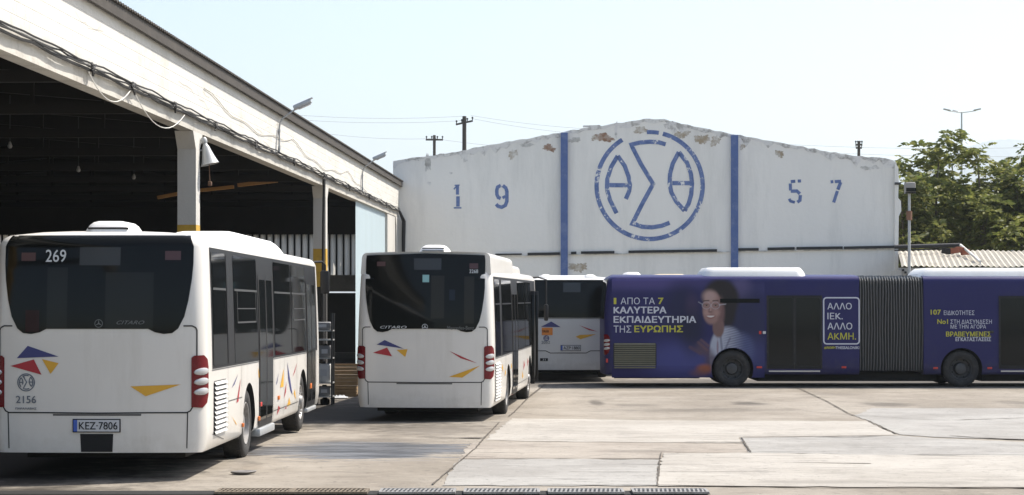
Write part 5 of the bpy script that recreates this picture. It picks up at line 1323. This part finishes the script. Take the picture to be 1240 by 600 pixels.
for a, b2 in zip(up_, up_[1:]):
    for j in range(4): mb.bm.faces.new((a[j], b2[j], b2[j + 1], a[j + 1]))
in_an(mb.build('corrugated_roof', M['annex_sheet'], smooth=0))
mb = MB(); mb.box((ax0, ya - .05, az0 - .42), (ax0 + W_A, ya + .05, az0 - .05)); in_an(mb.build('eaves_beam', M['annex_wall'], smooth=0))
mb = MB(); mb.box((ax0 - .02, ya + .25, -.1), (ax0 + W_A, ya + .45, az0 - .05)); mb.box((ax0 - .3, ya - .15, -.1), (ax0, ya + .3, az0 - .15)); in_an(mb.build('wall', M['annex_wall'], smooth=0))
mb = MB()
for k in range(7): mb.box((ax0 + .05 + k * .09, ya - .25, az0 - .18 - .09 * k), (ax0 + .09 + k * .09, ya + .3, az0 - .10 - .09 * k))
in_an(mb.build('roof_timber', M['soot_beam'], smooth=0))
p0, p1, p2 = at(1083, 299.3, 79.5), at(1163, 297, 79.3), at(1187, 317, 75.0); mb = MB(); mb.tube([p0, p1], .085, 8); mb.tube([p0 + Vector((0, 0, -.14)), p1 + Vector((0, 0, -.14))], .03, 6)
tag(mb.build('pipe', M['band'], smooth=50), 'black pipe running from the gable wall over the annex roof', 'pipe')
mb = MB(); mb.tube([p1, p1.lerp(p2, .5), p2], .055, 8); mb.tube([p2, p2 + Vector((0, -.1, -1.0))], .03, 6); tag(mb.build('pipe', M['stain_grey'], smooth=50), 'pale sloping pipe leaning down across the annex roof', 'pipe')
M['terracotta'] = mat('terracotta', (.30, .10, .055), .85, var=.3, scale=8)
rg = random.Random(2)
for i, (u, v, lb) in enumerate(((1146, 304, 'dark brown block on the annex roof, leftmost of the pieces under the pipe'), (1156, 303.5, 'red brick on the annex roof under the end of the pipe'), (1163, 302.5, 'red brick on the annex roof touching the sloping pipe'), (1169, 305.5, 'red brick on the annex roof right of the sloping pipe'))):
    p = at(u, v, 78.3); mb = MB(); mb.box((-.17, -.1, -.12), (.17, .1, .1), .01, Matrix.Translation(p) @ Matrix.Rotation(rg.uniform(-.5, .5), 4, 'Z') @ Matrix.Rotation(rg.uniform(-.2, .2), 4, 'Y')); tag(mb.build('brick', M['terracotta'] if i else M['soot_beam'], smooth=0), lb, 'brick', 'bricks on the annex roof')

pl = at(1101, 318, 73.6); r = empty('lamp_post', (pl.x, 73.6, -.07)); tag(r, 'grey lamp post with a boxy floodlight in front of the annex roof', 'lamp post')
zt = (HZ - 232) / F * 73.6 + HC + .07
mb = MB(); mb.tube([(0, 0, 0), (0, 0, 3), (0, 0, zt)], [.065, .06, .05], 12); mb.build('pole', M['steel'], r)
mb = MB(); mb.tube([(0, 0, zt - 1.1), (0, 0, zt - .75)], .11, 10); mb.build('clamp', mat('clamp_rust', (.2, .1, .06), .8, var=.3), r)
mb = MB(); mb.box((-.17, -.25, zt - .05), (.2, .2, zt + .34), .05, Matrix.Rotation(R(0), 4, 'X')); h = mb.build('floodlight', mat('flood_grey', (.30, .28, .25), .6, var=.2), r)
mb = MB(); mb.box((-.17, -.27, zt - .09), (.21, .1, zt - .04), .01); mb.box((-.17, -.262, zt - .02), (.21, -.25, zt + .12)); mb.build('floodlight_glass', M['rear_glass'], h)

M['bark'] = mat('bark', (.10, .082, .062), .9, var=.35, scale=6, bump=.5, bscale=30)
def leaf_mat(name, a, b2):
    m = bpy.data.materials.new(name); m.use_nodes = True; nt = m.node_tree; pb = nt.nodes['Principled BSDF']; pb.inputs['Roughness'].default_value = .5; pb.inputs['Specular IOR Level'].default_value = .3
    oi = nt.nodes.new('ShaderNodeNewGeometry'); mx = nt.nodes.new('ShaderNodeMix'); mx.data_type = 'RGBA'; mx.inputs['A'].default_value = (*a, 1); mx.inputs['B'].default_value = (*b2, 1)
    nt.links.new(oi.outputs['Random Per Island'], mx.inputs['Factor']); nt.links.new(mx.outputs['Result'], pb.inputs['Base Color'])
    tl = nt.nodes.new('ShaderNodeBsdfTranslucent'); nt.links.new(mx.outputs['Result'], tl.inputs[0]); ms = nt.nodes.new('ShaderNodeMixShader'); ms.inputs[0].default_value = .5
    nt.links.new(pb.outputs[0], ms.inputs[1]); nt.links.new(tl.outputs[0], ms.inputs[2]); nt.links.new(ms.outputs[0], nt.nodes['Material Output'].inputs[0]); return m
M['leaf'] = leaf_mat('ailanthus_leaf', (.10, .13, .03), (.24, .24, .07)); M['leaf2'] = leaf_mat('dull_leaf', (.08, .11, .028), (.20, .195, .06))
def frond(mb, p, d, L, rg):
    """One pinnate leaf: pairs of narrow leaflets along a drooping stalk."""
    d = d.normalized(); side = d.cross(Vector((0, 0, 1)))
    if side.length < .05: side = Vector((1, 0, 0))
    side.normalize(); n = 6
    for k in range(1, n + 1):
        t = k / n; q = p + d * L * t + Vector((0, 0, -.28 * L * t * t))
        ll = L * .44 * (1 - .5 * abs(t - .45)); wd = ll * .25
        for sg in ((1, -1) if k < n else (0,)):
            a = (side * sg + d * .55 + Vector((0, 0, -.15 + rg.uniform(-.25, .25)))).normalized() if sg else (d + Vector((0, 0, -.6))).normalized()
            w = a.cross(Vector((rg.uniform(-1, 1), rg.uniform(-1, 1), rg.uniform(-.6, 1)))).normalized() * wd * .85
            mid = q + a * ll * .45
            mb.bm.faces.new([mb.bm.verts.new(c) for c in (q, mid + w, q + a * ll, mid - w)])
def tree(label, u, y, vtop, spread, seed, lm='leaf', nf=170, bare=.42):
    rg = random.Random(seed); x = (u - 620) / F * y; H = (HZ - vtop) / F * y + HC + .07
    r = empty('tree', (x, y, -.07)); tag(r, label, 'tree', 'trees behind the annex')
    tr = MB(); lf = MB(); tips = []
    nst = rg.randint(2, 3)
    for s in range(nst):
        ang = rg.uniform(0, 6.28); lx, ly = math.cos(ang) * rg.uniform(.2, .9) * spread * .35, math.sin(ang) * rg.uniform(.2, .9) * spread * .35
        hh = H * (1 if s == 0 else rg.uniform(.74, .95)) * .95; pts = []
        for k in range(7):
            t = k / 6; pts.append(Vector((lx * t ** 1.4 + rg.uniform(-.1, .1) * t, ly * t ** 1.4 + rg.uniform(-.1, .1) * t, hh * t)))
        tr.tube(pts, [.13 * (1 - .8 * k / 6) * rg.uniform(.9, 1.05) for k in range(7)], 7)
        nl = 10
        for k in range(nl):
            t = bare + (1 - bare) * (k + rg.random()) / nl; i = min(5, int(t * 6)); b0 = pts[i].lerp(pts[i + 1], t * 6 - i)
            a = rg.uniform(0, 6.28); L = spread * rg.uniform(.35, .8) * (1 - .5 * max(0, (t - .7) / .3)); up = rg.uniform(.35, .95)
            e = b0 + Vector((math.cos(a) * L, math.sin(a) * L, L * up)); md = b0.lerp(e, .55) + Vector((0, 0, -.08 * L))
            tr.tube([b0, md, e], [.04 * (1.2 - t), .028 * (1.2 - t), .01], 5); tips += [(e, 1.), (md, .6), (b0.lerp(e, .8), .8)]
        tips.append((pts[-1], 1.2)); tips.append((pts[-2], .8))
    for e, wgt in tips:
        for k in range(int(rg.uniform(5.5, 9.5) * wgt)):
            a = rg.uniform(0, 6.28); d = Vector((math.cos(a), math.sin(a), rg.uniform(-.6, 1.0)))
            frond(lf, e + Vector((rg.uniform(-.22, .22), rg.uniform(-.22, .22), rg.uniform(-.22, .22))), d, rg.uniform(.55, 1.05), rg)
    tr.build('trunk', M['bark'], r); lf.build('crown', M[lm], r, smooth=0)
tree('bushy tree just right of the gable wall, half behind the lamp post', 1103, 88, 222, 2.4, 1, 'leaf2')
tree('tall slender tree with the highest crown, left of the street lamp', 1128, 90, 168, 2.6, 2)
tree('leafy tree standing under the three-armed street lamp', 1157, 93, 186, 2.5, 3)
tree('tall spreading tree right of the street lamp', 1195, 89, 173, 2.9, 4)
tree('dark dense tree at the right edge of the photograph', 1234, 91, 182, 2.9, 5, 'leaf2')
tree('tree mostly out of the frame on the far right', 1275, 90, 195, 3., 6)
tree('lower tree filling the gap between the two tallest ones', 1172, 97, 230, 2.6, 8, 'leaf2', bare=.2)
tree('low leafy tree behind the lamp post, below the tallest crown', 1116, 97, 238, 2.6, 9, bare=.15)
tree('low tree with thin trunks before the right edge', 1214, 98, 240, 2.5, 10, 'leaf2', bare=.2)
def shrub(label, u, y, vtop, wd, seed):
    rg = random.Random(seed); x = (u - 620) / F * y; H = (HZ - vtop) / F * y + HC; r = empty('shrub', (x, y, -.07)); tag(r, label, 'shrub', 'shrubs behind the annex')
    st, lf = MB(), MB()
    for k in range(9):
        a = rg.uniform(0, 6.28); e = Vector((math.cos(a) * wd * rg.uniform(.2, 1), math.sin(a) * .8 * rg.uniform(.2, 1), H * rg.uniform(.6, 1))); st.tube([(0, 0, 0), e * .5 + Vector((0, 0, .4)), e], [.03, .02, .008], 5)
        for j in range(9):
            a2 = rg.uniform(0, 6.28); t = rg.uniform(.45, 1); frond(lf, e * t + Vector((0, 0, .4 * (1 - t))), Vector((math.cos(a2), math.sin(a2), rg.uniform(-.2, .8))), rg.uniform(.5, .9), rg)
    st.build('stems', M['bark'], r); lf.build('foliage', M['leaf2'], r, smooth=0)
for i, (u, v, lb) in enumerate(((1097, 268, 'green shrub against the end of the gable wall'), (1128, 276, 'green shrub below the tallest tree crown'), (1150, 284, 'low green shrub left of the bricks behind the annex'), (1204, 282, 'low green shrub behind the right part of the annex roof'), (1236, 272, 'green shrub at the right edge above the annex roof'))): shrub(lb, u, 86 + i * .7, v, 1.5, 40 + i)

# ------------------------------------------------------------------ far poles, wires and the street lamp
M['pole_wood'] = mat('pole_wood', (.07, .06, .05), .9, var=.25, scale=4)
def util_pole(label, u, y, vt, arms, w=.13):
    x = (u - 620) / F * y; H = (HZ - vt) / F * y + HC; r = empty('utility_pole', (x, y, -.07)); tag(r, label, 'pole', 'utility poles beyond the warehouse')
    mb = MB(); mb.tube([(0, 0, 0), (0, 0, H * .5), (0, 0, H + .07)], [w * 1.4, w * 1.15, w], 10); mb.build('pole', M['pole_wood'], r)
    for (z, l, tilt) in arms:
        mb = MB(); mb.bar((-l, 0, H - z - tilt), (l, 0, H - z + tilt), .11, .11); a = mb.build('crossarm', M['pole_wood'], r)
        for k in (-.92, -.3, .35, .95):
            mb = MB(); mb.lathe([(.0, .0), (.03, 0), (.03, .1), (.06, .12), (.055, .2), (0, .23)], 8, Matrix.Translation((l * k, 0, H - z + tilt * k + .05))); mb.build('insulator', M['dark_steel'], a)
util_pole('dark utility pole with a tilted crossarm above the left slope of the gable', 562.3, 125, 141, [(.35, .55, .12)])
util_pole('thin pole with a small crossarm further left behind the gable', 526, 135, 164, [(.25, .6, .0)], .10)
util_pole('short dark pole above the right slope of the gable', 1040, 130, 171, [(.18, .22, 0), (.4, .2, .0)], .10)
M['far_wire'] = mat('far_wire', (.35, .36, .37), .8)
def far_wire(ua, va, ub, vb, y, sag, label):
    a, b2 = at(ua, va, y), at(ub, vb, y); mb = MB(); mb.tube([a.lerp(b2, t / 24) + Vector((0, 0, -sag * 4 * (t / 24) * (1 - t / 24))) for t in range(25)], .010, 4); tag(mb.build('overhead_wire', M['far_wire'], smooth=0), label, 'wire', 'overhead wires against the sky')
far_wire(300, 134, 560, 141, 125, .3, 'overhead wire from the tilted crossarm to the left, the uppermost'); far_wire(300, 140, 566, 146, 125, .3, 'overhead wire just below the uppermost one left of the tilted crossarm')
far_wire(570, 140, 760, 158, 125, .2, 'overhead wire from the tilted crossarm down to the right, upper'); far_wire(572, 144, 760, 166, 125, .2, 'overhead wire from the tilted crossarm down to the right, lower')
far_wire(380, 160, 526, 168, 135, .2, 'overhead wire meeting the thin pole from the left'); far_wire(526, 168, 700, 181, 135, .2, 'overhead wire leaving the thin pole to the right')
far_wire(900, 172, 1300, 177, 130, .3, 'overhead wire over the right slope of the gable, upper'); far_wire(940, 182, 1300, 189, 130, .2, 'overhead wire over the right slope of the gable, lower')
ys = 150.; xs_ = (1164.5 - 620) / F * ys; Hs = (HZ - 136) / F * ys + HC + .07
r = empty('street_lamp', (xs_, ys, -.07)); tag(r, 'tall street lamp with three spread arms rising above the trees', 'street lamp')
mb = MB(); mb.tube([(0, 0, 0), (0, 0, Hs)], [.15, .06], 10); mb.build('pole', M['steel'], r)
for dx, dy in ((-1.05, 0), (1.1, -.1), (-.25, .9)):
    mb = MB(); mb.tube([(0, 0, Hs - .05), (dx * .5, dy * .5, Hs + .02), (dx, dy, Hs + .1)], .035, 6); mb.build('arm', M['steel'], r)
    a = math.atan2(dy, dx); mb = MB(); mb.box((-.08, -.1, -.02), (.5, .1, .1), .04, Matrix.Translation((dx * .9, dy * .9, Hs + .1)) @ Matrix.Rotation(a, 4, 'Z') @ Matrix.Rotation(R(-12), 4, 'Y')); mb.build('lamp_head', M['lamp_grey'], r)

# ------------------------------------------------------------------ things in the shade between the buses
yr = 42.3; gz = ground_z(yr)
r = empty('metal_rack', (-4.35, yr, gz)); tag(r, 'grey metal shelf rack between the white buses, loaded with canisters', 'rack')
levels = [.18, .48, 1.02, 1.42, 1.62]
for sx_ in (-.42, .42):
    for sy in (-.22, .22):
        mb = MB(); mb.box((sx_ - .02, sy - .02, 0), (sx_ + .02, sy + .02, 2.0)); mb.build('post', M['dark_steel'], r, smooth=0)
for z in levels: mb = MB(); mb.box((-.44, -.24, z - .015), (.44, .24, z + .012)); mb.build('shelf', M['steel'], r, smooth=0)
M['canister'] = mat('white_canister', (.60, .60, .58), .45, var=.08, scale=5, dirt=(.2, .2, .19), dirt_amt=.5)
M['grey_box'] = mat('grey_box', (.2, .2, .2), .6, var=.2, scale=5)
for (x, z, w, h, m_, nm, lb) in ((.25, 1.032, .3, .30, 'grey_box', 'canister', 'grey canister on the upper middle shelf of the metal rack'), (.22, .492, .34, .46, 'canister', 'canister', 'large white canister with a label on the middle shelf of the metal rack'), (.24, .192, .3, .24, 'grey_box', 'canister', 'dark grey canister on the low shelf of the metal rack'), (.2, 1.634, .4, .2, 'grey_box', 'canister', 'flat grey canister on the topmost shelf of the metal rack')):
    o = empty(nm, (-4.35 + x, yr - .02, gz + z)); tag(o, lb, 'canister', 'canisters on the rack')
    mb = MB(); mb.box((-w / 2, -.16, 0), (w / 2, .16, h * .88), .04); mb.build('tank', M[m_], o); mb = MB(); mb.lathe([(.05, h * .85), (.05, h), (.0, h)], 14); mb.build('cap', M['dark_steel'], o)
    mb = MB(); mb.face([(-w * .2, -.166, h * .3), (w * .25, -.166, h * .3), (w * .25, -.166, h * .62), (-w * .2, -.166, h * .62)]); mb.build('paper_label', M['plate'], o, smooth=0)
for k, x in enumerate((-.25, 0., .25)):
    o = empty('jug', (-4.35 + x, yr - .02, gz)); tag(o, ('dark round jug on the ground under the rack, beside the bus', 'dark round jug on the ground under the middle of the rack', 'dark round jug on the ground under the rack, next to the rag')[k], 'jug', 'jugs under the rack')
    mb = MB(); mb.lathe([(0, 0), (.09, 0), (.105, .03), (.105, .11), (.04, .15), (.04, .155)], 16); mb.build('jug_body', M['black_trim'], o); mb = MB(); mb.lathe([(.03, .15), (.03, .165), (0, .165)], 10); mb.build('cap', M['red_mark'], o)
M['crate'] = mat('crate_wood', (.30, .20, .10), .85, var=.35, scale=4)
def crate():
    o = empty('wooden_crate', (0, 0, 0)); w, d, h = .62, .42, .24
    for sy in (-1, 1):
        for k in range(3): mb = MB(); mb.box((-w / 2, sy * d / 2 - .01, .02 + k * .08), (w / 2, sy * d / 2 + .01, .08 + k * .08)); mb.build('slat', M['crate'], o, smooth=0)
    for sx_ in (-1, 1):
        for k in range(3): mb = MB(); mb.box((sx_ * w / 2 - .01, -d / 2 + .012, .02 + k * .08), (sx_ * w / 2 + .01, d / 2 - .012, .08 + k * .08)); mb.build('slat', M['crate'], o, smooth=0)
    mb = MB(); mb.box((-w / 2 + .012, -d / 2 + .012, .0), (w / 2 - .012, d / 2 - .012, .018)); mb.build('base', M['crate'], o, smooth=0); return o
c0 = crate(); yc = 45.8
for k, lb in enumerate(('wooden slatted crate at the bottom of the stack beside the middle bus', 'wooden slatted crate in the middle of the stack beside the middle bus', 'wooden slatted crate on top of the stack beside the middle bus')):
    o = c0 if k == 0 else copy_tree(c0); o.location = ((417 - 620) / F * yc + .02 * k, yc, ground_z(yc) + .262 * k); o.rotation_euler = (0, 0, .06 * k - .05); tag(o, lb, 'crate', 'crates stacked in the shade')
p = G(411, 482.5); mb = MB(); rg = random.Random(4); n = 12; gr = [[mb.bm.verts.new((p.x - .2 + .4 * i / n, p.y - .18 + .36 * j / n, p.z + .02 + .05 * abs(math.sin(i * 1.1 + j * .7)) * rg.uniform(.5, 1.2) * math.sin(math.pi * i / n) * math.sin(math.pi * j / n) * 1.6)) for i in range(n + 1)] for j in range(n + 1)]
for j in range(n):
    for i in range(n): mb.bm.faces.new((gr[j][i], gr[j][i + 1], gr[j + 1][i + 1], gr[j + 1][i]))
tag(mb.build('rag', M['plate']), 'crumpled white rag on the ground beside the rack', 'rag')
p = G(295, 574.5); mb = MB(); mtx = Matrix.Translation((p.x, p.y, p.z + .012)); mb.lathe([(0, .0), (.12, .0), (.14, .02), (.125, .028), (.05, .012), (0, .014)], 14, mtx)
for v in mb.bm.verts: v.co.x += .03 * math.sin(v.co.y * 30); v.co.z += .03 * max(0, v.co.x - p.x)
tag(mb.build('bent_lid', mat('dull_lid', (.17, .16, .15), .5, metal=.4, var=.3)), 'bent flat metal lid lying on the ground near the first bus', 'lid')

# ------------------------------------------------------------------ the air between here and the hills
mb = MB(); mb.box((-5400, -400, -1.6), (5400, 9950, 640))
hz = mb.build('haze', [], smooth=0); hm = bpy.data.materials.new('haze_air'); hm.use_nodes = True; nt = hm.node_tree; nt.nodes.remove(nt.nodes['Principled BSDF'])
pv = nt.nodes.new('ShaderNodeVolumePrincipled'); pv.inputs['Color'].default_value = (.86, .95, 1., 1); pv.inputs['Density'].default_value = HAZE; pv.inputs['Anisotropy'].default_value = .25
nt.links.new(pv.outputs[0], nt.nodes['Material Output'].inputs['Volume']); hz.data.materials.append(hm); tag(hz, kind='stuff')
